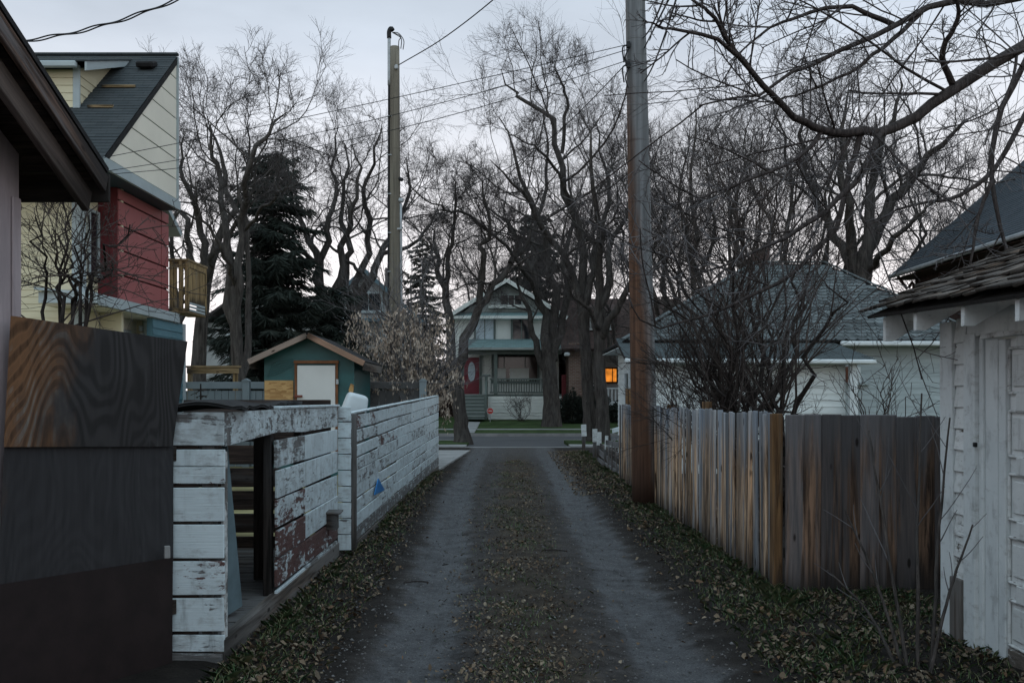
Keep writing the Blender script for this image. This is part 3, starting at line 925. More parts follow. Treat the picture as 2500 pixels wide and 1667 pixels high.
# ------------------------------------------------------------------ low broken picket fence towards the street
g = thing('broken_picket_fence', (2.2, 25, 0), 'low collapsing grey and white picket fence near the street', 'fence')
for (px, d, zt, wd) in ((1425, 29.9, 0.84, .30), (1452, 26.3, 0.82, .24), (1462, 24.8, 0.79, .22), (1480, 23.0, 0.77, .12)):
    p = P(px, 1000, d)
    box('post', (0.10, 0.10, zt * .62 + 0.1), (p.x, d, zt * .31 - .05), MT['oldwood_v'], g, (0, R(rng.uniform(-4, 4)), 0), color=(1.2, 1.2, 1.2))
    box('painted_top', (wd * .45 + .02, 0.03, zt * .42), (p.x, d - 0.067, zt * .79), MT['peel_v'], g, (0, R(rng.uniform(-4, 4)), 0), color=(.42, .2, .4))
for (a, b, hh) in (((2.17, 25.0, 0.30), (2.22, 20.2, 0.16), .14), ((2.15, 24.2, 0.48), (2.25, 19.8, 0.42), .12), ((2.17, 22.9, 0.62), (2.30, 19.9, 0.68), .10), ((2.12, 24.6, 0.10), (2.2, 19.7, 0.05), .15)):
    beam('rail', a, b, 0.03, hh, MT['oldwood'], g, color=(1.5, 1.55, 1.6))
for (yy, z, l, a) in ((21.4, .35, .75, 10), (20.6, .42, .8, -16), (19.9, .45, .9, 6), (22.2, .3, .6, -8)):
    box('loose_picket', (0.02, 0.09, l), (2.15, yy, z), MT['oldwood_v'], g, (R(a), R(rng.uniform(-6, 6)), 0), color=(1.6, 1.65, 1.7))
beam('loose_board', (2.02, 19.95, 0.98), (2.34, 20.6, 1.03), 0.03, 0.09, MT['peel'], g, color=(.35, .2, .2))


# ------------------------------------------------------------------ utility poles
def mat_pole(name, brown, grey, side):
    m = Mat(name)
    v = m.obj(False)
    a = m.noise(m.map(v, (14, 14, 0.5)), 1.0, 6, 0.65, 0.3)
    b = m.noise(m.map(v, (4, 4, 0.7), (3, 3, 3)), 1.0, 4, 0.6)
    ring = m.noise(m.map(v, (0.4, 0.4, 9)), 1.0, 3, 0.7)
    k = m.math('ADD', m.math('MULTIPLY', m.sep(v, 0), side), m.math('MULTIPLY', m.math('SUBTRACT', b, 0.5), 0.9))
    zz = m.math('MULTIPLY', m.math('SUBTRACT', m.sep(v, 2), 2.3), 0.24)
    g_ = m.step(m.math('ADD', k, zz), -0.25, 0.35)
    cb = m.ramp(a, [(0.3, tuple(x * .35 for x in brown)), (0.55, brown), (0.75, tuple(x * 1.7 for x in brown))])
    cg = m.ramp(a, [(0.3, tuple(x * .5 for x in grey)), (0.55, grey), (0.75, tuple(x * 1.5 for x in grey))])
    c = m.mix(g_, cb, cg)
    c = m.mix(m.step(ring, 0.58, 0.66, 0, 0.45), c, tuple(x * .35 for x in brown))
    foot = m.step(m.math('ADD', m.sep(v, 2), m.math('MULTIPLY', b, 0.8)), 0.5, 1.5, 0.75, 0.0)
    c = m.mix(foot, c, (0.03, 0.016, 0.012))
    return m.done(c, 0.85, a, 0.6, 0.01, 0.2)


g = thing('utility_pole', (2.02, 15.1, 0), 'thick brown wooden utility pole standing against the cedar fence', 'pole')
tube('shaft', [(2.03, 15.1, -0.1), (1.965, 15.1, 3.0), (1.90, 15.1, 6.2), (1.83, 15.1, 9.6)], 0.205, mat_pole('creosoted_pole', (0.115, 0.062, 0.04), (0.155, 0.165, 0.175), 3.4), g, 28, 20, 0.135)
for (z, w) in ((6.95, .12), (6.65, .12)):
    box('cable_clamp', (0.05, 0.06, 0.09), (1.75, 14.97, z), MT['black'], g)
    tube('clamp_loop', [(1.76, 14.97, z), (1.66, 14.93, z - .06), (1.68, 14.93, z - .28)], 0.012, MT['black'], g, 5)
    tube('clamp_loop', [(1.76, 14.97, z - .05), (1.70, 14.93, z - .2), (1.74, 14.93, z - .36)], 0.010, MT['black'], g, 5)
for z in (8.6, 9.2):
    beam('crossarm', (0.7, 15.0, z), (2.95, 15.0, z), 0.1, 0.12, MT['oldwood'], g)

PX, PD = -3.18, 27.0
g = thing('utility_pole', (PX, PD, 0), 'slender grey-brown wooden utility pole with conduit rising behind the shed', 'pole')
tube('shaft', [(PX + .02, PD, -0.1), (PX + .01, PD, 5), (PX, PD, 11.15)], 0.185, mat_pole('weathered_pole', (0.13, 0.10, 0.07), (0.17, 0.155, 0.125), 2.0), g, 20, 16, 0.125)
tube('cable_riser', [(PX - .17, PD - .02, 1.5), (PX - .165, PD - .02, 5), (PX - .15, PD - .02, 10.6)], 0.032, MT['black'], g, 8)
tube('conduit', [(PX - .15, PD - .02, 10.1), (PX - .15, PD - .02, 11.42)], 0.045, MT['metal'], g, 10)
tube('weatherhead', [(PX - .15, PD - .02, 11.38), (PX - .15, PD - .02, 11.55), (PX - .10, PD - .03, 11.64), (PX - .05, PD - .04, 11.58)], 0.062, MT['black'], g, 10)
for k, (dx, dz) in enumerate(((0.33, -.35), (0.27, -.30), (0.20, -.45))):
    tube('drip_loop', [(PX - .06, PD - .05, 11.52), (PX + .10 + .03 * k, PD - .06, 11.50 - .06 * k), (PX + dx - .08, PD - .06, 11.3), (PX + dx - .1, PD - .05, 11.2 + dz * .4)], 0.012, MT['black'], g, 5)
for z in (1.9 + 1.05 * k for k in range(8)):
    box('strap', (0.13, 0.03, 0.025), (PX - .12, PD - .10, z), MT['metal'], g)
tube('side_conduit', [(PX + .19, PD - .05, 1.5), (PX + .185, PD - .05, 4), (PX + .165, PD - .05, 6.9)], 0.035, MT['metal'], g, 8)
box('conduit_cap', (0.15, 0.13, 0.11), (PX + .17, PD - .05, 6.98), MT['metal'], g, (0, R(12), 0), 0.03)
box('cable_bracket', (0.16, 0.10, 0.10), (PX + .16, PD - .05, 7.55), MT['black'], g, (0, R(12), 0), 0.03)
box('side_clamp', (0.22, 0.10, 0.05), (PX + .10, PD - .08, 6.2), MT['metal'], g)
box('insulator', (0.10, 0.09, 0.13), (PX + .06, PD - .15, 10.55), MT['metal'], g, bev=.03)


def wire(name, a, b, sag, r, label, mid=None):
    a, b = Vector(a), Vector(b)
    pts = [a.lerp(b, t) - Vector((0, 0, sag * 4 * t * (1 - t))) for t in np.linspace(0, 1, 7)]
    return tag(tube(name, pts, r, MT['black'], None, 5, 40), label, 'cable', 'overhead cables')


wire('overhead_cable', (PX + .12, PD - .12, 10.62), (5.5, 8.0, 11.5), 1.0, 0.014, 'thick twisted cable swinging up from the slender pole top')
wire('overhead_cable', P(255, 385, 17.6), (1.76, 14.95, 6.95), 0.05, 0.006, 'highest thin cable crossing from the yellow house to the thick pole')
wire('overhead_cable', P(262, 418, 17.6), (1.77, 14.95, 6.88), 0.18, 0.006, 'middle thin cable crossing from the yellow house to the thick pole')
wire('overhead_cable', P(268, 426, 17.6), (1.77, 14.95, 6.72), 0.30, 0.006, 'lowest thin cable crossing from the yellow house to the thick pole')
wire('overhead_cable', (PX + .22, PD - .08, 7.55), (1.72, 14.95, 6.66), 0.9, 0.008, 'slack cable from the bracket of the slender pole to the thick pole')
wire('overhead_cable', (1.99, 14.97, 6.9), P(1640, -15, 9.0), 0.0, 0.010, 'steep cable leaving the thick pole up to the right, outermost')
wire('overhead_cable', (1.97, 14.96, 7.05), P(1625, -15, 9.0), 0.06, 0.010, 'steep cable leaving the thick pole up to the right, innermost')
wire('overhead_cable', (1.99, 14.96, 6.4), P(1655, -15, 9.0), 0.10, 0.010, 'steep cable leaving the thick pole lowest, past its grey side')
for (dz, lb) in ((-0.020, 'upper strand of the twisted cable above the dark garage roof'), (-0.035, 'lower strand of the twisted cable above the dark garage roof')):
    a, b = P(60, 92, 8.5) + Vector((0, 0, dz)), P(430, -8, 8.5) + Vector((0, 0, dz))
    pts = [a.lerp(b, t) + Vector((0, 0, -0.10 * 4 * t * (1 - t) * .5)) + Vector((0, 0.008 * math.cos(t * 22 + dz * 90), 0.008 * math.sin(t * 22 + dz * 90))) for t in np.linspace(-0.3, 1.4, 60)]
    tag(tube('overhead_cable', pts, 0.0065, MT['black'], None, 5, 160), lb, 'cable', 'overhead cables')

# ------------------------------------------------------------------ white garage on the right
rng = random.Random(5)
g = thing('garage', (3.2, 5.0, 0), 'old white garage with panelled door and shaggy shingle eaves on the right', 'garage')
GX = 2.98
GW = MT['garage_white']
cw = lambda p=.33, b=.35: (p, .12, b)
extrude('side_wall', [(GX + .03, 6.84, -0.1), (9, 6.84, -0.1), (9, 6.84, 2.15), (6.0, 6.84, 3.6), (GX + .03, 6.84, 2.15)], (0, -0.1, 0), GW, g, cw())
box('wall', (0.06, 0.62, 2.2), (GX + .06, 6.52, 1.05), GW, g, color=cw())
box('corner_board', (0.03, 0.185, 2.12), (GX - .015, 6.765, 1.10), MT['peel_v'], g, (0, R(-.3), 0), color=(.35, .2, .4))
box('corner_board', (0.10, 0.022, 2.12), (GX + .03, 6.868, 1.10), MT['peel_v'], g, color=(.40, .3, .5))
for k in range(12):                                     # narrow strip of wall shingles
    z = 0.46 + 0.142 * k
    box('wall_shingle', (0.016, 0.165, 0.165), (GX - .004, 6.588 + rng.uniform(-.003, .003), z + 0.07), GW, g, (R(rng.uniform(-1, 1)), R(7), 0), color=(rng.uniform(.36, .44), .2, .3))
box('door_casing', (0.035, 0.155, 2.02), (GX - .01, 6.435, 1.05), MT['peel_v'], g, color=(.37, .2, .4))
box('door_stop', (0.02, 0.05, 2.0), (GX + .012, 6.335, 1.03), MT['peel_v'], g, color=(.34, .12, .4))
box('door_jamb', (0.03, 0.17, 2.02), (GX + .035, 6.235, 1.03), MT['peel_v'], g, color=(.32, .12, .4))
box('rotten_post', (0.09, 0.16, 0.55), (GX - .0, 6.60, 0.18), MT['oldwood_v'], g, color=(1.6, 1.5, 1.4))
box('head_casing', (0.04, 3.1, 0.16), (GX + .0, 4.93, 2.12), GW, g, color=cw())
box('head_trim', (0.05, 2.9, 0.035), (GX + .005, 4.85, 2.035), GW, g, color=cw(.44))
# panelled swing door
y1, y0 = 6.145, 3.2
dx = GX + .022
door = box('door', (0.04, y1 - y0, 1.98), (dx + .05, (y0 + y1) / 2, 1.02), GW, g, color=(.32, .12, .3))
for k in range(6):
    z0, z1 = 0.17 + 0.384 * (k - 0) - 0.0, 0.43 + 0.384 * (k - 0)
    if z1 > 2.05: break
for (ya, yb) in ((6.045, 4.98), (4.86, 3.9)):
    for k in range(5):
        z0, z1 = 0.155 + 0.381 * k, 0.155 + 0.381 * k + 0.265
        box('door_panel', (0.016, ya - yb - .07, z1 - z0 - .07), (dx + .026, (ya + yb) / 2, (z0 + z1) / 2), GW, door, bev=.006, color=(rng.uniform(.30, .38), .12, .3))
        for zz in (z0 - .004, z1 + .004):
            box('panel_moulding', (0.020, ya - yb, 0.018), (dx + .018, (ya + yb) / 2, zz), GW, door, bev=.006, color=(.42, .18, .8))
        for yy in (ya, yb):
            box('panel_moulding', (0.020, 0.018, z1 - z0), (dx + .019, yy, (z0 + z1) / 2), GW, door, bev=.006, color=(.42, .18, .6))
for (yy, w) in ((6.098, .085), (4.92, .10), (3.85, .1)):
    box('stile', (0.032, w, 1.97), (dx + .0145, yy, 1.02), MT['peel_v'], door, color=(.33, .12, .35))
box('door_foot', (0.034, 2.8, 0.10), (dx + .0125, 4.62, 0.085), GW, door, color=(.55, .3, 1))
for k in range(6):
    zz = 0.155 + 0.381 * k - 0.058
    if k: box('rail', (0.031, 2.7, 0.105), (dx + .0155, 4.58, zz), GW, door, color=(.33, .12, .35))
box('latch', (0.02, 0.03, 0.03), (GX - .035, 6.33, 1.35), MT['black'], g)
# rafter tails and eave
EZ = lambda y: 2.20 + 0.03 * (y - 6.0)
sl = 0.42
for k, yy in enumerate((6.98, 6.40, 5.72, 5.1, 4.5, 3.9)):
    zt = EZ(yy)
    x0 = 2.60 if k else 2.62
    h = 0.165 if k == 0 else 0.11
    extrude('rafter_tail', [(x0, yy, zt - .02), (x0, yy, zt - .02 - h), (x0 + .06, yy, zt - .02 - h), (GX + .3, yy, zt + .29 - h * .55), (GX + .3, yy, zt - .02 + (GX + .3 - x0) * sl)], (0, 0.045, 0), GW, g, (.36, .15, .35))
def rp(s, y, dz=0):
    """a point on the roof, s metres in from the eave edge"""
    return Vector((2.54 + s, y, EZ(y) + s * sl + dz))
slab('roof_deck', [rp(0.02, 7.18, -.01), rp(3.5, 7.18, -.01), rp(3.5, 1.0, -.01), rp(0.02, 1.0, -.01)], 0.02, MT['darkwood'], g)
MT['cedar_shingle'] = mat_wood('mossy_cedar_shingle', (0.026, 0.021, 0.018), (0.105, 0.088, 0.075), (0.105, 0.11, 0.115), 0.9, 'x', 1.0, 0.6)
sh_meshes = []
for k in range(5):
    w = (0.11, 0.14, 0.17, 0.13, 0.155)[k]
    V, Fs = cbox_data(0.36, w, 0.018, 0.004)
    V = [(v[0], v[1] + (rng.uniform(-.012, .012) if v[0] < 0 else 0), v[2] * (1.0 if v[0] < 0 else .4) + rng.uniform(-.002, .002)) for v in V]
    sh_meshes.append((w, py_mesh('shingle', V, Fs, MT['cedar_shingle'])))
pitch_ang = math.atan(sl)
nsh = 0
for r in range(15):
    y = 7.24 + rng.uniform(0, .1)
    while y > 3.5 and nsh < 300:
        k = rng.randrange(5)
        w, me = sh_meshes[k]
        p = rp(0.17 + r * 0.135, y - w / 2, 0.022 + rng.uniform(0, .012))
        kk = rng.uniform(.6, 1.35)
        M = TRS(p, (R(rng.uniform(-2.5, 2.5)), -pitch_ang + R(rng.uniform(-1, 4.5) + 3), R(rng.uniform(-3, 3))))
        mobj('shingle', me, g, M, (kk * 1.25, kk * 1.08, kk * .95))
        nsh += 1
        y -= w + rng.uniform(0, .012)
slab('roof_far_side', [rp(3.5, 7.18, 0), (9.5, 7.18, 2.2), (9.5, 1.0, 2.2), rp(3.5, 1.0, 0)], 0.03, MT['blackroof'], g)
# a few dead leaves lodged in the eave are part of the leaf litter below

# ------------------------------------------------------------------ bungalow behind the cedar fence
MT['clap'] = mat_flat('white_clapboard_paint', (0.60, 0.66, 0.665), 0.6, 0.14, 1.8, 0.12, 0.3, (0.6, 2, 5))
MT['clap_shaded'] = mat_flat('white_clapboard_paint_shaded', (0.33, 0.395, 0.415), 0.6, 0.14, 1.8, 0.12, 0.3, (0.6, 2, 5))  # the white clapboard again, with the shade on this side put into the colour
MT['trimw'] = mat_flat('white_trim_paint', (0.56, 0.62, 0.64), 0.55, 0.15, 2.5, 0.08, 0.3)
MT['slate'] = mat_flat('green_grey_shingle', (0.098, 0.114, 0.119), 0.9, 0.35, 7, 0.4, 0.15, tint=True)
MT['slate2'] = mat_shingle('green_grey_porch_roofing', (0.062, 0.078, 0.084), (0.085, 0.105, 0.112), 0.28, 0.1)
_clap = {}


def clapboards(parent, o, u, W, z0, z1, pitch, mat, t=0.018, name='clapboard'):
    """one board per course, each an object; u = run direction, boards face u x up"""
    u = Vector(u).normalized()
    n = u.cross(Vector((0, 0, 1)))
    key = (round(W, 3), pitch, mat.name)
    if key not in _clap:
        h = pitch + .012
        V = [(-W / 2, 0, 0), (W / 2, 0, 0), (W / 2, -t, 0), (-W / 2, -t, 0), (-W / 2, 0, h), (W / 2, 0, h), (W / 2, -.004, h), (-W / 2, -.004, h)]
        Fs = [[0, 1, 2, 3][::-1], [3, 2, 6, 7], [4, 7, 6, 5], [0, 3, 7, 4], [1, 5, 6, 2], [0, 4, 5, 1]]
        Fs = [[0, 1, 2, 3], [3, 2, 6, 7], [7, 6, 5, 4], [0, 3, 7, 4], [2, 1, 5, 6], [1, 0, 4, 5]]
        _clap[key] = py_mesh(name, V, Fs, mat)
    me = _clap[key]
    ang = math.atan2(u.y, u.x)
    z = z0
    c = Vector(o) + u * (W / 2)
    while z < z1 - pitch * .5:
        mobj(name, me, parent, TRS((c.x + n.x * .002, c.y + n.y * .002, z), (0, 0, ang)))
        z += pitch


def frame_window(parent, c, W, H, n, fm, gm, fw=0.08, bars=(), depth=0.06, name='window'):
    """a window facing n (unit, horizontal): pane, then frame members proud of it"""
    n = Vector(n)
    u = Vector((-n.y, n.x, 0))
    c = Vector(c)
    ang = math.atan2(u.y, u.x)
    pane = box(name, (W, 0.02, H), c + n * 0.02, gm, parent, (0, 0, ang))
    for s in (-1, 1):
        box('frame', (fw, depth, H + 2 * fw), c + u * s * (W / 2 + fw / 2) + n * depth * .5, fm, pane, (0, 0, ang))
        box('sill' if s < 0 else 'frame', (W - .002 if s > 0 else W + 2 * fw + .06, depth * (1.6 if s < 0 else 1), fw), c + Vector((0, 0, s * (H / 2 + fw / 2 + (.002 if s < 0 else 0)) - (fw if s < 0 else 0) * 0)) + n * depth * .5 + (n * .02 if s < 0 else Vector()), fm, pane, (0, 0, ang))
    for (k, t) in bars:
        if k == 'v':
            box('mullion', (0.05, depth * .8, H), c + u * (t - .5) * W + n * depth * .45, fm, pane, (0, 0, ang))
        else:
            box('mullion', (W, depth * .8, 0.05), c + Vector((0, 0, (t - .5) * H)) + n * depth * .45, fm, pane, (0, 0, ang))
    return pane


g = thing('bungalow', (6, 24, 0), 'low white clapboard bungalow with a green-grey hipped shingle roof behind the bush', 'house')
bx0, bx1, by0, by1 = 2.85, 10.2, 22.4, 26.7
box('wall', (0.1, by1 - by0, 2.85), (bx0 + .06, (by0 + by1) / 2, 1.42), MT['clap'], g)
box('wall', (bx1 - bx0 - .12, 0.1, 2.85), ((bx0 + bx1) / 2, by0 + .06, 1.42), MT['clap_shaded'], g)
box('wall', (0.1, by1 - by0, 2.85), (bx1 - .06, (by0 + by1) / 2, 1.42), MT['clap_shaded'], g)
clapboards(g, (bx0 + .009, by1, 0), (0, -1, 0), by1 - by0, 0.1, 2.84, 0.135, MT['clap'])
clapboards(g, (7.35, by0 + .009, 0), (1, 0, 0), bx1 - 7.35, 0.1, 2.84, 0.135, MT['clap_shaded'])
# enclosed porch that stands forward
py0 = 20.9
box('porch_wall', (7.0 - bx0 - .1, 0.1, 2.3), ((7.0 + bx0) / 2, py0 + .06, 1.2), MT['clap'], g)
box('porch_wall', (0.1, by0 - py0 - .12, 2.3), (bx0 + .06, (by0 + py0) / 2 + .05, 1.2), MT['clap'], g)
clapboards(g, (bx0 + .05, py0 + .009, 0), (1, 0, 0), 7.0 - bx0 - .05, 0.1, 2.34, 0.135, MT['clap'])
clapboards(g, (bx0 + .009, by0 - .01, 0), (0, -1, 0), by0 - py0 - .03, 0.1, 2.34, 0.135, MT['clap'])
box('corner_board', (0.03, 0.1, 2.34), (bx0 - .02, py0 + .02, 1.2), MT['trimw'], g)
frame_window(g, (bx0 - .012, 24.2, 1.55), 0.8, 1.35, (-1, 0, 0), MT['trimw'], MT['glass'], .09, (('h', .5),))
extrude('porch_post', [(6.99, 20.62, 0.05), (7.19, 20.62, 0.05), (7.15, 20.62, 2.36), (7.01, 20.62, 2.36)], (0, 0.13, 0), MT['trimw'], g)
box('window', (0.34, 0.03, 0.36), (7.42, by0 - .03, 2.16), mat_flat('brown_window_board', (0.13, 0.05, 0.03), 0.7, .2), g)
box('window', (0.26, 0.03, 0.36), (7.70, by0 - .032, 2.16), MT['trimw'], g)
box('window_sill', (0.8, 0.09, 0.05), (7.62, by0 - .05, 1.95), MT['clap_shaded'], g)
# porch roof: thin courses
prz0, prz1 = 2.44, 2.98
lap('porch_roof', (2.35, 20.55, prz0), (1, 0, 0), (0, 2.0, prz1 - prz0), 5.15, math.hypot(2.0, .54), 0.09, 0.012, MT['slate2'], g, clip=lambda s: (0 + s * .0, 5.15 - s * .22), jit=.002)
slab('porch_roof_deck', [(2.36, 20.57, prz0 - .03), (7.48, 20.57, prz0 - .03), (7.05, 22.5, prz1 - .05), (2.36, 22.5, prz1 - .05)], 0.06, MT['darkwood'], g)
beam('gutter', (2.32, 20.50, 2.41), (7.50, 20.50, 2.385), 0.10, 0.09, MT['trimw'], g, bev=.02)
beam('soffit', (2.4, 20.7, 2.365), (7.4, 20.7, 2.35), 0.3, 0.02, MT['clap_shaded'], g)
# main hipped roof
ez = 2.90
fl, fr, bl, br_ = (2.45, 22.0, ez), (10.65, 22.0, ez), (2.45, 27.1, ez), (10.65, 27.1, ez)
a, b = (6.0, 24.6, 4.95), (7.75, 24.6, 4.95)
slab('roof', [fl, fr, b, a], 0.05, MT['blackroof'], g)
slab('roof', [fr, br_, b], 0.05, MT['blackroof'], g)
slab('roof', [br_, bl, a, b], 0.05, MT['blackroof'], g)
slab('roof', [bl, fl, a], 0.05, MT['blackroof'], g)
vv = Vector((0, 2.6, 2.05)).normalized()
SL = math.hypot(2.6, 2.05)
nrm = Vector((1, 0, 0)).cross(vv)
shp = []
for k in range(4):                                   # clipped-corner tabs
    w, h = 0.235, 0.20
    c = .05
    pts = [(-w / 2 + c, -h / 2), (w / 2 - c, -h / 2), (w / 2, -h / 2 + c), (w / 2, h / 2), (-w / 2, h / 2), (-w / 2, -h / 2 + c)]
    V = [(p[0] + rng.uniform(-.006, .006), p[1] + rng.uniform(-.01, .006), 0.024 if p[1] < 0 else .002) for p in pts] + [(p[0], p[1], -.006) for p in pts]
    n = 6
    Fs = [list(range(6)), list(range(11, 5, -1))] + [[i, i + 6, (i + 1) % 6 + 6, (i + 1) % 6] for i in range(6)]
    shp.append(py_mesh('shingle', V, Fs, MT['slate']))
Bm = Matrix((Vector((1, 0, 0)), vv, nrm)).transposed().to_4x4()
spots = []
r = 0
s = 0.10
while s < SL - 0.05:
    t = s / SL
    xa, xb = 2.45 + (6.0 - 2.45) * t, 10.65 - (10.65 - 7.75) * t
    x = xa + 0.12 + (0.12 if r % 2 else 0)
    while x < xb - 0.06:
        spots.append((x, s))
        x += 0.242
    s += 0.132
    r += 1


def sh_world(x, s):
    return Vector((x, 22.0, ez)) + vv * s + nrm * 0.008


vis = []
for (x, s) in spots:
    p = sh_world(x, s)
    px = CX + p.x / p.y * FPX
    clear = 0 if 1900 < px < 2330 and not (px < 2110 and s < 0.62) else (1 if 1560 < px < 1900 and not s < .62 else 2)
    vis.append((clear, p.y, x, s))
vis.sort()
restV, restF = [], []
for q, (c_, _, x, s) in enumerate(vis):
    p = sh_world(x, s) + Vector((rng.uniform(-.008, .008), 0, 0))
    M = Matrix.Translation(p) @ Bm @ Euler((R(rng.uniform(-1.5, 2.2)), R(rng.uniform(-1, 1)), R(rng.uniform(-2, 2)))).to_matrix().to_4x4()
    me = shp[rng.randrange(4)]
    if q < 300:
        k = rng.uniform(.62, 1.35)
        mobj('shingle', me, g, M, (k, k, k))
    else:
        f = len(restV)
        restV += [M @ v.co for v in me.vertices]
        restF += [[i + f for i in pl.vertices] for pl in me.polygons]
tag(mobj('shingles', py_mesh('shingles', restV, restF, MT['slate']), g), kind='stuff')
for (p, q) in ((fl, a), (fr, b), (a, b)):
    beam('hip_cap', Vector(p) + Vector((0, 0, .04)), Vector(q) + Vector((0, 0, .04)), 0.16, 0.03, MT['slate'], g)
beam('gutter', (7.25, 21.95, 2.84), (10.7, 21.95, 2.84), 0.10, 0.10, MT['trimw'], g, bev=.02)
box('eave_soffit', (3.4, 0.40, 0.02), (9.0, 22.2, 2.80), MT['clap_shaded'], g)
box('eave_soffit', (0.40, 4.9, 0.02), (2.66, 24.6, 2.80), MT['trimw'], g)
# tapered chimney-like vent cap near the ridge
box('chimney', (0.34, 0.34, 1.0), (6.3, 25.2, 4.9), mat_flat('chimney_brick', (0.09, 0.06, 0.055), .9, .3, 6, .3), g)

# ------------------------------------------------------------------ dark house far right
MT['darkroof'] = mat_shingle('dark_blue_grey_roofing', (0.040, 0.050, 0.060), (0.055, 0.066, 0.078), 0.32, 0.14)
MT['brownwall'] = mat_flat('dark_brown_shingle_wall', (0.045, 0.028, 0.024), .9, .4, 5, .4)
g = thing('house', (16, 27, 0), 'tall dark house with a steep blue-grey roof beyond the white garage', 'house')
E0, sl2 = 5.7, 0.86
lap('roof', (12.55, 33.0, E0), (0, -1, 0), (1, 0, sl2), 13, 6.2, 0.14, 0.012, MT['darkroof'], g, jit=.002)
slab('roof_deck', [(12.58, 32.98, E0 - .03), (12.58, 20.02, E0 - .03), (17.2, 20.02, E0 - .03 + 4.62 * sl2), (17.2, 32.98, E0 - .03 + 4.62 * sl2)], 0.08, MT['blackroof'], g)
slab('roof_far_side', [(17.21, 20, E0 + 4.65 * sl2), (21.8, 20, E0), (21.8, 33, E0), (17.21, 33, E0 + 4.65 * sl2)], 0.1, MT['blackroof'], g)
box('wall', (0.2, 12.4, 6.0), (13.3, 26.4, 3.0), MT['brownwall'], g)
extrude('gable_wall', [(13.21, 32.6, 0), (21.2, 32.6, 0), (21.2, 32.6, 6.0), (17.2, 32.6, 9.4), (13.21, 32.6, 6.0)], (0, -.1, 0), MT['brownwall'], g)
beam('gutter', (12.50, 33.0, E0 - .06), (12.50, 20, E0 - .06), 0.12, 0.12, MT['metal'], g, bev=.03)
box('eave_soffit', (0.65, 12.9, 0.03), (12.9, 26.5, E0 - .16), MT['brownwall'], g)
tube('downpipe', [(12.6, 32.5, E0 - .1), (12.9, 32.5, E0 - .5), (13.15, 32.5, E0 - .7), (13.18, 32.5, 0)], 0.05, MT['brownwall'], g, 6)

# ------------------------------------------------------------------ teal shed
MT['wrap'] = mat_flat('teal_building_wrap', (0.018, 0.085, 0.088), 0.45, 0.2, 2, 0.25, 0.4, (1, 1, 2.5))
MT['osb'] = Mat('oriented_strand_board')
_m = MT['osb']
_v = _m.voro(_m.map(_m.obj(), (9, 9, 26), rot=(0, R(30), 0)), 1.0, out=1)
MT['osb'] = _m.done(_m.mix(_m.sep(_v, 0), (0.24, 0.125, 0.045), (0.46, 0.30, 0.13)), .75, _m.sep(_v, 1), .3, .004)
g = thing('shed', (-4.05, 21, 0), 'small teal-wrapped garden shed with a white door and bare board patches', 'shed')
SD = 20.0
sx0, sx1 = -4.98, -3.17
ridge = (-4.06, 2.93)
eaveL, eaveR = (-5.22, 2.40), (-2.93, 2.37)
extrude('wall', [(sx0, SD, -.1), (sx1, SD, -.1), (sx1, SD, 2.44), (ridge[0], SD, 2.85), (sx0, SD, 2.46)], (0, .08, 0), MT['wrap'], g)
box('wall', (0.08, 2.1, 2.5), (sx1 - .04, SD + 1.14, 1.2), MT['wrap'], g)
box('wall', (0.08, 2.1, 2.5), (sx0 + .04, SD + 1.14, 1.2), MT['wrap'], g)
extrude('back_wall', [(sx0, SD + 2.2, -.1), (sx1, SD + 2.2, -.1), (sx1, SD + 2.2, 2.44), (ridge[0], SD + 2.2, 2.85), (sx0, SD + 2.2, 2.46)], (0, .05, 0), MT['wrap'], g)
for e in (eaveL, eaveR):
    slab('roof', [(ridge[0], SD - .28, ridge[1]), (e[0], SD - .28, e[1]), (e[0], SD + 2.5, e[1]), (ridge[0], SD + 2.5, ridge[1])], .04, MT['blackroof'], g)
    s = 1 if e[0] > ridge[0] else -1
    beam('bargeboard', (ridge[0] + s * .005, SD - .30, ridge[1] - .05), (e[0], SD - .30, e[1] - .05), .025, .11, MT['fascia'], g, color=(1.7, 1.2, .9) if s > 0 else (1.6, 1.4, 1.25))
    beam('eave_fascia', (e[0] - s * .02, SD - .27, e[1] - .10), (e[0] - s * .02, SD + 2.48, e[1] - .10), .02, .16, MT['oldwood'], g, color=(1.2, 1.1, 1))
MT['doorwhite'] = mat_flat('off_white_door', (0.55, 0.57, 0.56), .55, .06, 1.2, .03)
door = box('door', (0.76, .03, 1.86), (-3.925, SD - .035, 1.345 - .02 + .0), MT['doorwhite'], g)
door.location.z = 1.36
MT['rust'] = mat_flat('brown_frame_wood', (0.17, 0.075, 0.035), .8, .3, 4, .2)
box('door_head', (0.90, .05, .06), (-3.925, SD - .035, 2.36), MT['rust'], g)
box('door_frame', (.05, .045, 2.0), (-4.335, SD - .033, 1.32), MT['rust'], g)
box('door_frame', (.05, .045, 2.0), (-3.515, SD - .033, 1.32), MT['rust'], g)
box('door_handle', (.16, .05, .045), (-4.28, SD - .07, 1.64), mat_flat('red_latch_wood', (0.16, 0.05, 0.035), .6), door)
box('hasp', (.05, .03, .10), (-3.50, SD - .065, 1.93), MT['metal'], door)
box('board_patch', (.58, .02, 1.1), (-4.68, SD - .012, 1.44), MT['osb'], g)
extrude('torn_patch', [(-3.30, SD - .006, 1.55), (-3.20, SD - .006, 1.62), (-3.175, SD - .006, 1.9), (-3.24, SD - .006, 1.93), (-3.28, SD - .006, 1.8), (-3.26, SD - .006, 1.7), (-3.34, SD - .006, 1.64)], (0, -.012, 0), MT['osb'], g)
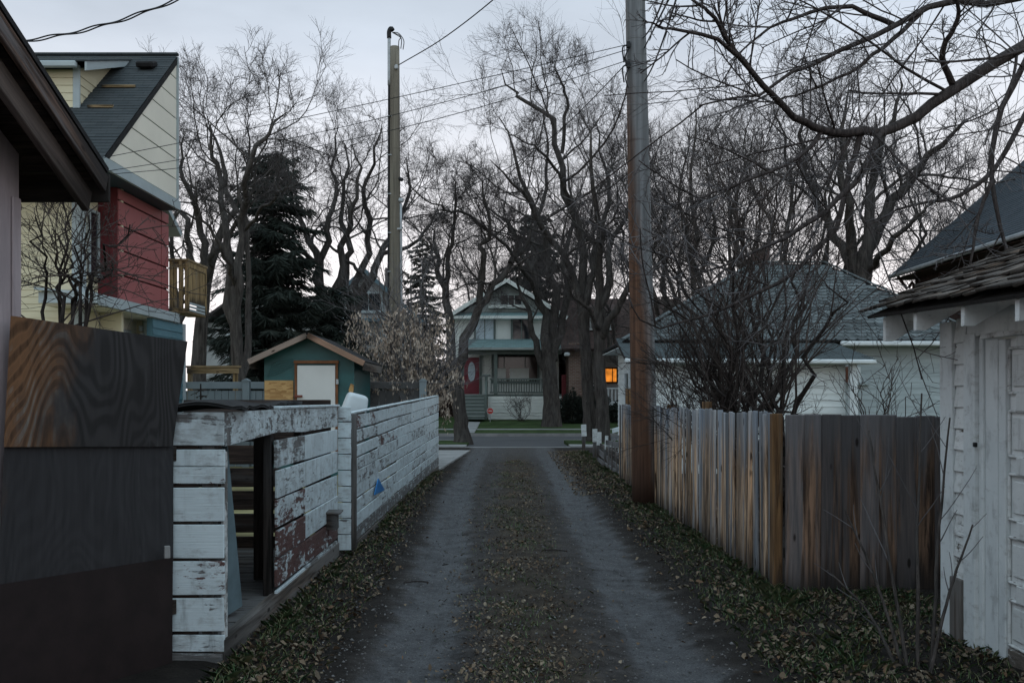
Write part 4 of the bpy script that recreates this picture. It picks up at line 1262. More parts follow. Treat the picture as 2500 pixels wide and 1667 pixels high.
for k in range(6):                                   # creases in the wrap
    tube('wrap_crease', [(-4.93 + .02 * k, SD - .004, 2.05 + .05 * k), (-4.72, SD - .010, 2.12 + .05 * k), (-4.40, SD - .004, 2.28 + .03 * k)], .006, MT['wrap'], g, 5)

# ------------------------------------------------------------------ grey privacy fence behind the shed
MT['vinyl'] = mat_flat('grey_fence_stain', (0.20, 0.245, 0.265), .6, .1, 2, .05, .3)
MT['vinyl_dark'] = mat_flat('dark_grey_fence_stain', (0.085, 0.085, 0.085), .8, .25, 2, .1, .2)
g = thing('privacy_fence', (-5.6, 23, 0), 'smooth grey privacy fence with capped post behind the teal shed', 'fence')
x = -8.6
while x < -2.05:
    mt = MT['vinyl'] if x < -4.4 else MT['vinyl_dark']
    box('fence_board', (.148, .02, 1.75), (x + .075, 23.0, .93), mt, g)
    x += .158
for (xa, xb, mt) in ((-8.6, -6.21, MT['vinyl']), (-6.03, -4.4, MT['vinyl']), (-4.4, -2.05, MT['vinyl_dark'])):
    box('top_rail', (xb - xa - .01, .05, .16), ((xa + xb) / 2, 22.965, 1.93), mt, g)
box('lower_rail', (2.3, .05, .10), (-3.2, 22.965, 1.42), MT['vinyl_dark'], g)
for xx in (-6.12, -2.05, -8.66):
    box('post', (.16, .13, 2.02), (xx, 22.93, 1.01), MT['vinyl'], g)
    extrude('post_cap', [(xx - .09, 22.85, 2.02), (xx + .09, 22.85, 2.02), (xx + .09, 22.85, 2.04), (xx, 22.85, 2.09), (xx - .09, 22.85, 2.04)], (0, .16, 0), MT['vinyl'], g)
g = thing('deck_railing', (-7.6, 25, 0), 'plain new wood railing beam showing above the grey privacy fence', 'railing')
box('cap_rail', (1.36, .16, .05), (-7.5, 25.0, 2.42), MT['cedar_new_x'], g)
box('top_rail', (1.30, .05, .14), (-7.5, 24.96, 2.32), MT['cedar_new_x'], g)
for xx in (-8.1, -6.95):
    box('post', (.1, .1, 2.2), (xx, 25.03, 1.15), MT['cedar_new'], g)

# ------------------------------------------------------------------ yellow and red modern house, left
MT['cream'] = mat_flat('cream_panel', (0.76, 0.73, 0.63), .65, .06, .8, .03)
MT['yellow'] = mat_flat('pale_yellow_siding', (0.62, 0.575, 0.41), .65, .08, 1, .05)
MT['red'] = mat_flat('brick_red_panel', (0.33, 0.105, 0.105), .5, .05, .6, .0)
MT['darkred'] = mat_flat('deep_red_panel', (0.11, 0.018, 0.022), .6, .1, 1, .03)
MT['bluesid'] = mat_flat('teal_blue_siding', (0.085, 0.175, 0.21), .65, .1, 1.5, .05)
MT['paletrim'] = mat_flat('pale_blue_grey_trim', (0.36, 0.42, 0.44), .6, .08, 1.5, .03)
MT['navy'] = mat_flat('slate_blue_panel', (0.04, 0.07, 0.09), .6, .1, 1.5, .03)
MT['roofL'] = mat_shingle('dark_green_grey_roofing', (0.034, 0.042, 0.046), (0.052, 0.06, 0.064), 0.3, 0.13)
g = thing('house', (-10, 20, 0), 'modern yellow house with red panels and a steep single-slope dark roof', 'house')
rs = 0.8026
rzf = lambda d: 5.87 + (d - 17.6) * rs
# upper cream wall: one panel per course, clipped by the roof slope
bands = [5.93, 6.35, 6.79, 7.20, 7.66, 8.08, 8.52, 8.98]
for z0, z1 in zip(bands[:-1], bands[1:]):
    z0, z1 = z0 + .013, z1 - .013
    dn = lambda z: 17.6 + (z - 5.87) / rs + .05
    pts = [(-7.25, dn(z0), z0), (-7.25, 21.5, z0), (-7.25, 21.5, z1), (-7.25, min(dn(z1), 21.49), z1)]
    extrude('wall_panel', pts, (-.03, 0, 0), MT['cream'], g)
extrude('wall_backing', [(-7.285, 17.7, 5.9), (-7.285, 21.49, 5.9), (-7.285, 21.49, 8.95)], (-.08, 0, 0), MT['navy'], g)
box('corner_trim', (.06, .05, 3.1), (-7.24, 21.53, 7.45), MT['paletrim'], g)
box('belt_board', (.06, 4.0, .20), (-7.22, 19.6, 5.80), MT['paletrim'], g)
box('belt_soffit', (.95, 4.0, .03), (-7.73, 19.6, 5.715), MT['navy'], g)
lap('roof', (-15, 17.55, rzf(17.55) + .02), (1, 0, 0), (0, 1, rs), 7.78, (21.52 - 17.55) * math.hypot(1, rs), .13, .010, MT['roofL'], g, jit=.002)
slab('roof_deck', [(-15, 17.56, rzf(17.56) - .01), (-7.23, 17.56, rzf(17.56) - .01), (-7.23, 21.5, rzf(21.5) - .01), (-15, 21.5, rzf(21.5) - .01)], .12, MT['blackroof'], g)
box('ridge_cap', (7.8, .12, .05), (-11.12, 21.52, 9.06), MT['roofL'], g)
box('back_wall', (7.1, .1, 9.0), (-11.5, 21.45, 4.45), MT['yellow'], g)
box('eave_gutter', (7.7, .12, .12), (-11.1, 17.48, 5.82), MT['paletrim'], g)
for (px, py, d, w) in ((157, 155, 20.9, .36), (358, 146, 20.9, .36)):
    p = P(px, py, d)
    box('roof_vent', (w, .34, .13), (p.x, d, rzf(d) + .12), MT['blackroof'], g, (R(20), 0, 0), .03)
for (xa, xb, d) in ((-8.27, -7.61, 20.09), (-8.22, -7.74, 19.3)):
    box('roof_plank', (xb - xa, .09, .05), ((xa + xb) / 2, d, rzf(d) + .06), MT['cedar_new_x'], g, (R(20), 0, 0))
# dormer
box('dormer_wall', (1.9, .08, .78), (-9.36, 19.37, 7.62), MT['yellow'], g)
for k in range(5):
    box('dormer_board', (1.86, .016, .142), (-9.38, 19.325, 7.33 + .148 * k), MT['yellow'], g, (R(-3), 0, 0))
extrude('dormer_side', [(-8.42, 19.36, 7.26), (-8.42, 21.0, 8.62), (-8.42, 19.36, 8.05)], (-.05, 0, 0), MT['yellow'], g)
for k in range(4):
    z = 7.40 + .17 * k
    d0 = 19.38
    d1 = 17.6 + (z - 5.87) / rs
    box('dormer_side_board', (.014, max(.1, d1 - d0), .155), (-8.411, (d0 + d1) / 2 , z + .07), MT['yellow'], g)
box('dormer_corner', (.13, .05, .86), (-8.45, 19.32, 7.66), MT['paletrim'], g)
box('dormer_gutter', (2.3, .12, .12), (-9.5, 19.08, 8.03), MT['paletrim'], g, bev=.02)
extrude('dormer_fascia', [(-8.16, 19.1, 7.92), (-8.16, 19.1, 8.12), (-8.16, 21.35, 8.86), (-8.16, 21.1, 8.66)], (-.04, 0, 0), MT['paletrim'], g)
slab('dormer_roof', [(-10.6, 19.08, 8.12), (-8.14, 19.08, 8.12), (-8.14, 21.4, 8.92), (-10.6, 21.4, 8.92)], .03, MT['roofL'], g)
# red bay
box('bay_core', (.6, 2.78, 2.2), (-7.93, 20.6, 4.62), MT['darkred'], g)
rows = [3.54, 4.02, 4.50, 4.98, 5.46, 5.70]
for z0, z1 in zip(rows[:-1], rows[1:]):
    for (d0, d1) in ((19.2, 21.535), (21.565, 22.0)):
        box('bay_panel', (.025, d1 - d0 - .012, z1 - z0 - .034), (-7.60, (d0 + d1) / 2, (z0 + z1) / 2), MT['red'], g)
box('bay_front', (.14, .02, 2.16), (-7.68, 19.195, 4.62), MT['darkred'], g)
# main yellow walls
box('wall', (6.0, .1, 5.7), (-11.0, 18.58, 2.9), MT['yellow'], g)
clapboards(g, (-14.0, 18.52, 0), (1, 0, 0), 5.83, 2.2, 5.7, .132, MT['yellow'])
box('wall', (.1, .75, 5.7), (-8.06, 18.95, 2.9), MT['yellow'], g)
clapboards(g, (-8.008, 18.54, 0), (0, 1, 0), .76, 3.5, 5.7, .132, MT['yellow'])
box('wall', (.42, .1, 5.7), (-7.80, 19.40, 2.9), MT['yellow'], g)
clapboards(g, (-8.0, 19.34, 0), (1, 0, 0), .26, 3.5, 5.3, .132, MT['yellow'])
box('wall_band', (.26, .03, .4), (-7.87, 19.33, 5.50), MT['navy'], g)
box('wall_band', (.26, .035, .14), (-7.87, 19.33, 5.23), MT['paletrim'], g)
box('corner_trim', (.17, .05, 5.6), (-8.085, 18.49, 2.9), MT['paletrim'], g)
box('corner_trim', (.05, .10, 5.6), (-7.975, 18.55, 2.9), MT['paletrim'], g)
w_ = frame_window(g, (-7.995, 18.95, 4.58), .36, 1.15, (1, 0, 0), MT['paletrim'], MT['glass'], .05)
box('frieze_band', (6.0, .04, .25), (-11.2, 18.49, 5.55), MT['paletrim'], g)
frame_window(g, (-9.6, 18.50, 2.4), 1.0, .9, (0, -1, 0), MT['black'], MT['glass'], .06)
# canopy roof over the lower floor
slab('canopy_roof', [(-8.5, 17.7, 3.62), (-7.45, 17.9, 3.52), (-7.45, 22.2, 3.52), (-8.5, 22.2, 3.62)], .05, MT['paletrim'], g)
box('canopy_fascia', (.04, 4.3, .20), (-7.43, 20.05, 3.41), MT['paletrim'], g)
box('canopy_fascia', (1.05, .04, .20), (-7.96, 17.85, 3.44), MT['paletrim'], g)
box('canopy_soffit', (.95, 4.2, .03), (-7.95, 20.05, 3.315), MT['cream'], g)
box('lower_wall', (.1, 3.0, 3.3), (-8.12, 20.5, 1.65), MT['cream'], g)
box('garage_door', (.05, 2.4, .22), (-8.05, 19.8, 2.95), MT['paletrim'], g)
box('lower_wall', (.12, 1.9, 3.3), (-7.52, 21.6, 1.65), MT['bluesid'], g)
clapboards(g, (-7.458, 20.65, 0), (0, 1, 0), 1.85, 1.6, 3.3, .15, MT['bluesid'])
box('corner_trim', (.06, .12, 3.3), (-7.44, 22.56, 1.66), MT['paletrim'], g)
box('floodlight', (.08, .08, .12), (-7.9, 21.2, 3.12), MT['trimw'], g, bev=.02)
box('floodlight', (.09, .09, .09), (-7.84, 21.1, 2.98), MT['trimw'], g, bev=.03)
slab('rear_eave', [(-8.4, 22.03, 5.95), (-7.62, 22.03, 5.95), (-7.62, 23.0, 5.45), (-8.4, 23.0, 5.45)], .12, MT['paletrim'], g)
# balcony
bal = box('balcony_floor', (.42, 1.35, .1), (-7.49, 22.98, 3.60), MT['cedar_new_x'], g)
box('balcony_cap', (.48, 1.42, .05), (-7.48, 22.98, 4.73), MT['cedar_new_x'], bal)
box('balcony_rail', (.03, 1.34, .14), (-7.27, 22.98, 4.63), MT['cedar_new'], bal)
box('balcony_rail', (.38, .03, .14), (-7.47, 22.33, 4.63), MT['cedar_new_x'], bal)
for (xx, yy) in ((-7.29, 22.34), (-7.64, 22.34), (-7.29, 23.6), (-7.42, 22.32)):
    box('balcony_post', (.085, .085, 1.1), (xx, yy, 4.15), MT['cedar_new'], bal)
for k in range(11):
    box('baluster', (.025, .075, .85), (-7.275, 22.47 + .102 * k, 4.22), MT['cedar_new'], bal)
box('baluster', (.07, .025, .95), (-7.55, 22.335, 4.1), MT['cedar_new'], bal)
for k in range(3):
    box('deck_slat', (.02, 1.2, .05), (-7.272, 22.98, 3.62 + .075 * k), MT['paletrim'], bal)

# ------------------------------------------------------------------ white house across the street
MT['hs'] = mat_flat('cream_white_vinyl_siding', (0.66, 0.70, 0.67), .6, .08, 1, .03)
MT['hs_grey'] = mat_flat('grey_gable_shakes', (0.33, 0.37, 0.36), .7, .12, 3, .1)  # grey siding colour of the gable, also used on small trim
MT['sage'] = mat_flat('sage_grey_trim', (0.115, 0.145, 0.135), .6, .12, 2, .05)
MT['aqua'] = mat_shingle('aqua_green_roofing', (0.13, 0.21, 0.215), (0.18, 0.26, 0.265), .3, .16)
MT['reddoor'] = mat_flat('dark_red_door', (0.16, 0.018, 0.03), .45, .12, 2, .03, .4)
MT['plainroof'] = mat_shingle('brown_grey_roofing', (0.06, 0.055, 0.055), (0.085, 0.078, 0.074), .3, .15)
g = thing('house', (-0.3, 60, 0.4), 'cream white gabled house with red front door and sage porch across the street', 'house')
HD = 57.0
hx0, hx1, hap = -3.28, 2.68, -0.30
box('wall', (hx1 - hx0, 12, 6.2), (hap, HD + 6.05, 3.3), MT['hs'], g)
lap('front_siding', (hx0, HD, 1.7), (1, 0, 0), (0, 0, 1), hx1 - hx0, 4.55, .19, .022, MT['hs'], g)
extrude('gable', [(hx0 + .1, HD - .01, 6.3), (hx1 - .1, HD - .01, 6.3), (hap, HD - .01, 8.15)], (0, .1, 0), MT['hs_grey'], g)
lap('gable_shingles', (hx0 + .2, HD - .02, 6.55), (1, 0, 0), (0, 0, 1), 5.6, 1.5, .16, .02, MT['hs_grey'], g, clip=lambda s: (.3 + s * 1.55, 5.26 - s * 1.55))
for s in (-1, 1):
    e = hap + s * 3.45
    slab('roof', [(hap, HD - .55, 8.42), (e, HD - .55, 6.26), (e, HD + 12.4, 6.26), (hap, HD + 12.4, 8.42)], .12, MT['plainroof'], g)
    beam('bargeboard', (hap, HD - .57, 8.30), (e, HD - .57, 6.16), .04, .22, MT['hs'], g)
slab('cornice_roof', [(hx0 - .1, HD - .5, 6.28), (hx1 + .1, HD - .5, 6.28), (hx1 - .1, HD - .02, 6.52), (hx0 + .1, HD - .02, 6.52)], .04, MT['aqua'], g)
box('cornice', (6.3, .5, .16), (hap, HD - .26, 6.20), MT['hs'], g)
for (cx, w) in ((-1.56, 1.0), (.55, 1.0)):
    frame_window(g, (cx, HD - .03, 5.64), w, 1.36, (0, -1, 0), MT['sage'], MT['curtain'] if cx < 0 else MT['glass'], .12, (('v', .5),))
frame_window(g, (-0.05, HD - .05, 7.22), 1.15, .52, (0, -1, 0), MT['hs_grey'], MT['glass'], .10, (('v', .36), ('v', .66)))
box('attic_ledge', (2.2, .3, .16), (-.25, HD - .15, 6.82), MT['hs'], g)
# porch
pf = 55.0
slab('porch_roof', [(-2.75, pf - .4, 4.38), (2.9, pf - .4, 4.38), (2.9, HD, 4.98), (-2.45, HD, 4.98)], .06, MT['aqua'], g)
lap('porch_shingles', (-2.75, pf - .4, 4.385), (1, 0, 0), (0, 2.4, .6), 5.65, 2.45, .16, .015, MT['aqua'], g)
box('porch_gutter', (5.7, .12, .13), (.08, pf - .42, 4.32), MT['hs_grey'], g)
box('porch_beam', (5.3, .2, .26), (.1, pf, 4.16), MT['sage'], g)
box('porch_ceiling', (5.4, 2.0, .04), (.1, pf + 1.0, 4.30), MT['sage'], g)
box('porch_floor', (5.7, 2.0, .12), (-.1, pf + 1.0, 1.77), MT['sage'], g)
lap('porch_skirt', (-1.32, pf - .02, .45), (1, 0, 0), (0, 0, 1), 4.2, 1.26, .18, .022, MT['hs'], g)
box('porch_base', (4.2, 1.9, 1.3), (.78, pf + .98, 1.05), MT['hs'], g)
for xx in (-.90, 2.3):
    box('porch_post', (.2, .2, 2.35), (xx, pf + .02, 3.0), MT['sage'], g)
box('railing_cap', (3.7, .1, .09), (.62, pf, 2.66), MT['sage'], g)
box('railing_foot', (3.7, .08, .08), (.62, pf, 1.93), MT['sage'], g)
for k in range(26):
    box('baluster', (.06, .04, .68), (-1.15 + .14 * k, pf, 2.30), MT['sage'], g)
box('newel', (.17, .17, 1.25), (-1.42, pf - .05, 2.2), MT['sage'], g)
box('newel_cap', (.5, .2, .12), (-1.42, pf - .05, 2.86), MT['sage'], g, bev=.05)
box('stair_post', (.16, .16, 1.3), (-1.42, pf - 1.3, 1.1), MT['sage'], g)
beam('stair_rail', (-1.42, pf - .1, 2.55), (-1.42, pf - 1.35, 1.75), .08, .10, MT['sage'], g)
for k in range(7):
    box('stair', (1.15, 1.7 - .22 * k, .175), (-2.06, pf - (1.7 - .22 * k) / 2 + .02, .56 + .19 * k), MT['sage'], g)
    box('stair_nosing', (1.2, .28, .03), (-2.06, pf - 1.57 + .22 * k, .66 + .19 * k), MT['hs_grey'], g)
door = box('door', (.86, .06, 2.1), (-2.31, HD - .05, 2.88), MT['reddoor'], g)
ov = [(-2.31 + .21 * math.cos(a), HD - .10, 3.12 + .56 * math.sin(a)) for a in np.linspace(0, 2 * math.pi, 20, endpoint=False)]
extrude('oval_glass', ov, (0, .03, 0), MT['curtain'], door)
box('door_panel', (.6, .03, .42), (-2.31, HD - .09, 2.12), MT['reddoor'], door)
for s in (-1, 1):
    box('door_trim', (.14, .08, 2.25), (-2.31 + s * .52, HD - .05, 2.93), MT['sage'], g)
MT['dimglass'] = mat_flat('dim_reddish_glass', (0.035, 0.022, 0.02), .08, .5, 1.2, 0, .5)
fw_ = frame_window(g, (.2, HD - .04, 3.33), 2.5, 1.5, (0, -1, 0), MT['sage'], MT['dimglass'], .12, (('v', .24), ('v', .72)))
for (cx, w) in ((-.62, .55), (.42, 1.1)):
    box('blind', (w, .02, .72), (cx, HD - .10, 2.96), MT['hs'], fw_)
# stop-shaped sticker on a stake
g = thing('lawn_sign', (-1.16, 53.2, .35), 'little round red and white sign on the lawn by the porch steps', 'sign')
oc = lambda r, y: [(-1.165 + r * math.cos(a + R(22.5)), y, .93 + r * math.sin(a + R(22.5))) for a in np.linspace(0, 2 * math.pi, 8, endpoint=False)]
extrude('plate', oc(.19, 53.2), (0, .02, 0), mat_flat('white_sign_enamel', (.6, .6, .6), .5, .05), g)
extrude('red_face', oc(.165, 53.198), (0, -.006, 0), mat_flat('red_sign_enamel', (.5, .06, .05), .5, .05), g)
box('bar', (.20, .006, .05), (-1.165, 53.186, .93), mat_flat('white_bar', (.6, .6, .6), .5, .05), g)
box('stake', (.03, .02, .6), (-1.165, 53.23, .55), MT['metal'], g)

# ------------------------------------------------------------------ grey-blue house left of it
MT['slateblue'] = mat_flat('slate_blue_trim', (0.10, 0.165, 0.20), .6, .1, 2, .04)
MT['greysid'] = mat_flat('grey_white_siding', (0.34, 0.36, 0.36), .65, .1, 1.5, .04)
g = thing('house', (-8.4, 62, .4), 'slate blue and white gabled house half hidden behind the seed-hung shrub', 'house')
x0, x1, ap = -11.3, -5.55, -8.4
box('wall', (x1 - x0, 14, 6.0), (ap, HD + 7.05, 3.2), MT['greysid'], g)
lap('front_siding', (x0, HD, .5), (1, 0, 0), (0, 0, 1), x1 - x0, 5.7, .17, .02, MT['greysid'], g)
lap('side_siding', (x1, HD + .02, .5), (0, 1, 0), (0, 0, 1), 14, 5.6, .17, .02, MT['hs'], g)
extrude('gable', [(x0, HD - .01, 6.1), (x1, HD - .01, 6.1), (ap, HD - .01, 8.8)], (0, .1, 0), MT['greysid'], g)
for s in (-1, 1):
    e = ap + s * 3.35
    slab('roof', [(ap, HD - .5, 9.0), (e, HD - .5, 6.0), (e, HD + 14.4, 6.0), (ap, HD + 14.4, 9.0)], .13, MT['plainroof'], g)
    beam('bargeboard', (ap, HD - .52, 8.88), (e, HD - .52, 5.9), .04, .22, MT['slateblue'], g)
box('cornice', (6.2, .5, .18), (ap, HD - .26, 6.05), MT['slateblue'], g)
frame_window(g, (-8.2, HD - .04, 7.1), 1.3, .95, (0, -1, 0), MT['paletrim'], MT['glass'], .16, (('v', .5),))
box('bay', (1.1, .5, 2.0), (-9.2, HD - .25, 4.9), MT['slateblue'], g)
frame_window(g, (-9.15, HD - .52, 4.9), .6, 1.5, (0, -1, 0), MT['slateblue'], MT['glass'], .1)
box('bay', (.8, .5, 2.0), (-7.1, HD - .25, 4.9), MT['slateblue'], g)
frame_window(g, (-7.1, HD - .52, 4.9), .45, 1.5, (0, -1, 0), MT['paletrim'], MT['curtain'], .1)
frame_window(g, (x1 + .03, HD + 3.4, 4.8), 1.1, 1.3, (1, 0, 0), MT['trimw'], MT['glass'], .1, (('v', .5),))
slab('porch_roof', [(x0, HD - 2.2, 3.4), (x1, HD - 2.2, 3.4), (x1, HD, 4.0), (x0, HD, 4.0)], .1, MT['plainroof'], g)
for xx in (-10.9, -8.4, -5.9):
    box('porch_post', (.2, .2, 3.1), (xx, HD - 2.0, 1.85), MT['greysid'], g)
box('porch_floor', (5.7, 2.2, .9), (ap, HD - 1.1, .85), MT['greysid'], g)
box('chimney', (.8, .6, 1.3), (-7.35, HD + 4, 8.9), mat_flat('grey_chimney_brick', (.11, .10, .10), .9, .3, 6, .3), g)
box('chimney_pot', (.18, .18, .25), (-7.3, HD + 4, 9.65), MT['plainroof'], g)

# little white outbuilding in the gap, with dark board fence before it
g = thing('outbuilding', (-4.6, 66, .5), 'bright white sided outbuilding in the gap between two houses', 'outbuilding')
box('wall', (1.6, 2.5, 2.9), (-4.75, 66.3, 1.95), MT['trimw'], g)
lap('front_siding', (-5.55, 65.04, .5), (1, 0, 0), (0, 0, 1), 1.6, 2.9, .15, .018, MT['trimw'], g)
slab('roof', [(-5.7, 64.7, 3.35), (-3.8, 64.7, 3.35), (-3.8, 68, 4.0), (-5.7, 68, 4.0)], .1, MT['plainroof'], g)
g = thing('dark_fence', (-4.6, 60, .5), 'dark brown board fence below the white outbuilding', 'fence')
for k in range(12):
    box('fence_board', (.15, .025, 1.55), (-5.4 + .165 * k, 60.0, 1.25), MT['brownwall'], g)
box('rail', (2.0, .05, .1), (-4.5, 60.04, 1.7), MT['brownwall'], g)
box('post', (.12, .12, 1.8), (-3.52, 60.03, 1.3), MT['brownwall'], g)

# ------------------------------------------------------------------ brick house, right, with a lit window
MT['brick'] = Mat('brown_brick')
_m = MT['brick']
_b = _m.t.nodes.new('ShaderNodeTexBrick')
_m.put(_b.inputs['Vector'], _m.map(_m.tc.outputs['Object'], (1, 1, 1), rot=(R(90), 0, 0)))
_b.inputs['Color1'].default_value = (.15, .085, .065, 1); _b.inputs['Color2'].default_value = (.22, .15, .12, 1); _b.inputs['Mortar'].default_value = (.25, .23, .21, 1)
_b.inputs['Scale'].default_value = 1; _b.inputs['Brick Width'].default_value = .24; _b.inputs['Row Height'].default_value = .085; _b.inputs['Mortar Size'].default_value = .012
MT['brick'] = _m.done(_b.outputs[0], .9)
g = thing('house', (6.5, 60, .4), 'brown brick house with a glowing orange porch window behind the twin trunks', 'house')
box('wall', (6.4, 10, 4.0), (6.4, HD + 5.5, 2.4), MT['greysid'], g)
box('brick_pier', (.75, 2.6, 4.3), (3.5, HD - 1.0, 2.5), MT['brick'], g)
box('wall', (.1, 10, 4.2), (3.14, HD + 5.4, 2.5), MT['brick'], g)
slab('roof', [(2.7, HD - 2.8, 4.3), (10.2, HD - 2.8, 4.3), (10.2, HD + 4, 7.7), (2.7, HD + 4, 7.7)], .15, MT['brownwall'], g)
slab('roof', [(2.7, HD + 11, 4.3), (10.2, HD + 11, 4.3), (10.2, HD + 4.02, 7.7), (2.7, HD + 4.02, 7.7)], .15, MT['brownwall'], g)
extrude('gable', [(3.12, HD - 2.0, 4.3), (3.12, HD + 10.2, 4.3), (3.12, HD + 4, 7.4)], (.1, 0, 0), MT['brownwall'], g)
box('dormer', (1.9, 1.6, 1.4), (5.0, HD + .2, 5.9), MT['brownwall'], g)
slab('dormer_roof', [(3.9, HD - .9, 6.5), (6.1, HD - .9, 6.5), (6.1, HD + 2.4, 7.2), (3.9, HD + 2.4, 7.2)], .1, MT['brownwall'], g)
frame_window(g, (5.0, HD - .62, 5.95), 1.0, .8, (0, -1, 0), MT['greysid'], MT['glass'], .1)
lit = Mat('lit_window')
lit.b.inputs['Emission Color'].default_value = (1.0, .31, .035, 1)
nz = lit.noise(lit.map(lit.tc.outputs['Object'], (3, 3, 2)), 1.0, 2, .5)
lit.put(lit.b.inputs['Emission Strength'], lit.step(nz, .3, .7, .35, .95))
lit = lit.done((.3, .12, .03), .3)
w_ = frame_window(g, (5.66, HD + .46, 2.93), .74, .74, (0, -1, 0), MT['brownwall'], lit, .09, (('v', .68),))
box('porch_floor', (5.6, 2.6, .9), (6.9, HD - 1.0, .85), MT['brownwall'], g)
box('porch_railing', (4.6, .09, .08), (6.9, HD - 2.2, 2.15), MT['trimw'], g)
box('porch_railing', (4.6, .07, .07), (6.9, HD - 2.2, 1.38), MT['trimw'], g)
for k in range(22):
    box('baluster', (.07, .05, .72), (4.7 + .2 * k, HD - 2.2, 1.76), MT['trimw'], g)
box('porch_skirt', (4.7, .05, .34), (6.9, HD - 2.3, 1.15), MT['trimw'], g)
for xx in (4.6, 9.2):
    box('porch_post', (.2, .2, 3.0), (xx, HD - 2.2, 2.8), MT['trimw'], g)
box('downpipe', (.10, .10, 3.4), (3.95, HD - 2.36, 2.3), MT['trimw'], g)
box('red_panel', (.24, .1, 1.7), (2.86, HD - 2.0, 2.05), MT['darkred'], g)
box('gutter_end', (.3, .5, .2), (3.0, HD - 2.6, 4.0), MT['trimw'], g, bev=.05)
# a third roofline far behind, plugging the street's depth
g = thing('house', (-14.6, 62, .4), 'dim grey house almost hidden behind the dark spruce', 'house')
box('wall', (6.5, 12, 5.6), (-14.60, 64, 3.2), MT['greysid'], g)
for s in (-1, 1):
    slab('roof', [(-14.60, 57.4, 8.6), (-14.60 + s * 3.7, 57.4, 5.9), (-14.60 + s * 3.7, 70.5, 5.9), (-14.60, 70.5, 8.6)], .13, MT['plainroof'], g)
extrude('gable', [(-15.905, 57.95, 5.9), (-11.35, 57.95, 5.9), (-14.60, 57.95, 8.5)], (0, .1, 0), MT['greysid'], g)
frame_window(g, (-13.30, 57.96, 4.6), 1.2, 1.3, (0, -1, 0), MT['trimw'], MT['glass'], .1, (('v', .5),))
frame_window(g, (-15.90, 57.96, 4.6), 1.2, 1.3, (0, -1, 0), MT['trimw'], MT['glass'], .1, (('v', .5),))
box('porch', (5.0, 1.8, 2.6), (-14.60, 57.0, 1.8), MT['greysid'], g)

# ------------------------------------------------------------------ bare trees
def grow(p0, d0, L, r0, k, wander, up, rng, r1=None, curl=0.0):
    N = len(p0)
    pts = np.zeros((N, k, 3))
    pts[:, 0] = p0
    d = norm(d0)
    st = (L / (k - 1))[:, None]
    bend = rng.normal(size=(N, 3)) * curl
    for i in range(1, k):
        d = d + rng.normal(size=(N, 3)) * wander + bend
        d[:, 2] += up
        d = norm(d)
        pts[:, i] = pts[:, i - 1] + d * st
    t = np.linspace(0, 1, k)[None]
    r1 = r0 * 0.35 if r1 is None else r1
    rad = r0[:, None] * (1 - t) + r1[:, None] * t
    return pts, rad


def spawn(Pt, Rd, L, n, t0, t1, ang, lf, rng, up=0.0, rf=0.6, k=4, wander=0.15, grav=0.0, rmin=0.006, curl=0.0, flat=None):
    N, K, _ = Pt.shape
    idx = np.repeat(np.arange(N), n)
    q = np.tile(np.arange(n), N)
    t = t0 + (t1 - t0) * (q + rng.random(N * n)) / n
    f = np.clip(t * (K - 1), 0, K - 1.001)
    i = f.astype(int)
    w = (f - i)[:, None]
    a, b = Pt[idx, i], Pt[idx, i + 1]
    pos = a * (1 - w) + b * w
    tan = norm(b - a)
    r = Rd[idx, i] * (1 - w[:, 0]) + Rd[idx, i + 1] * w[:, 0]
    rv = rng.normal(size=(N * n, 3))
    perp = norm(rv - (rv * tan).sum(-1, keepdims=True) * tan)
    an = np.radians(ang) * (0.6 + 0.8 * rng.random(N * n))[:, None]
    d = np.cos(an) * tan + np.sin(an) * perp
    d[:, 2] += up
    if flat is not None: d[:, 1] *= flat
    ln = L[idx] * lf * (1.15 - 0.6 * t) * (0.6 + 0.8 * rng.random(N * n))
    r0 = np.maximum(r * rf, rmin)
    P2, R2 = grow(pos, d, ln, r0, k, wander, grav, rng, np.maximum(r0 * 0.4, rmin * 0.6), curl)
    return P2, R2, ln


def tree_meshes(limbs, seed, levels, K0=14, jitter=0.012):
    """limbs: [(points, r0, r1)], the trunk first; levels: dicts for spawn -> (limb tubes, branch tubes)"""
    rng = np.random.default_rng(seed)
    heavy, light = [], []
    LP, LR, LL = [], [], []
    for j, (pts, r0, r1) in enumerate(limbs):
        c = catmull(pts, K0)
        ln = np.linalg.norm(np.diff(c, axis=0), axis=1).sum()
        c[1:] += rng.normal(size=(K0 - 1, 3)) * jitter * ln * (0.3 if j == 0 else 1)
        t = np.linspace(0, 1, K0)
        near = K0 == 15
        if j > 0 and len(limbs) > 1 and not near: r1 = min(r1, .012)
        rr = r0 * (1 - t) ** (1.0 if j == 0 or near else .85) + r1 * t
        if j == 0 and r0 > .1: rr = rr + r0 * 0.55 * np.exp(-t * 9)
        V, Q = tubes(c[None], rr[None], 12 if r0 > 0.08 else 6)
        heavy.append((V, Q))
        LP.append(c); LR.append(rr); LL.append(ln)
    use = [j for j in range(len(limbs)) if j > 0 or len(limbs) == 1]
    Pt, Rd, L = np.array([LP[j] for j in use]), np.array([LR[j] for j in use]), np.array([LL[j] for j in use])
    for q, lv in enumerate(levels):
        lv = dict(lv)
        sides = lv.pop('sides', 3)
        dest = heavy if lv.pop('heavy', False) else light
        Pt, Rd, L = spawn(Pt, Rd, L, rng=rng, **lv)
        dest.append(tubes(Pt, Rd, sides))
    return heavy, light


def join(parts):
    V, Q, n = [], [], 0
    for v, q in parts:
        V.append(v); Q.append(q + n); n += len(v)
    return np.vstack(V), np.vstack(Q)


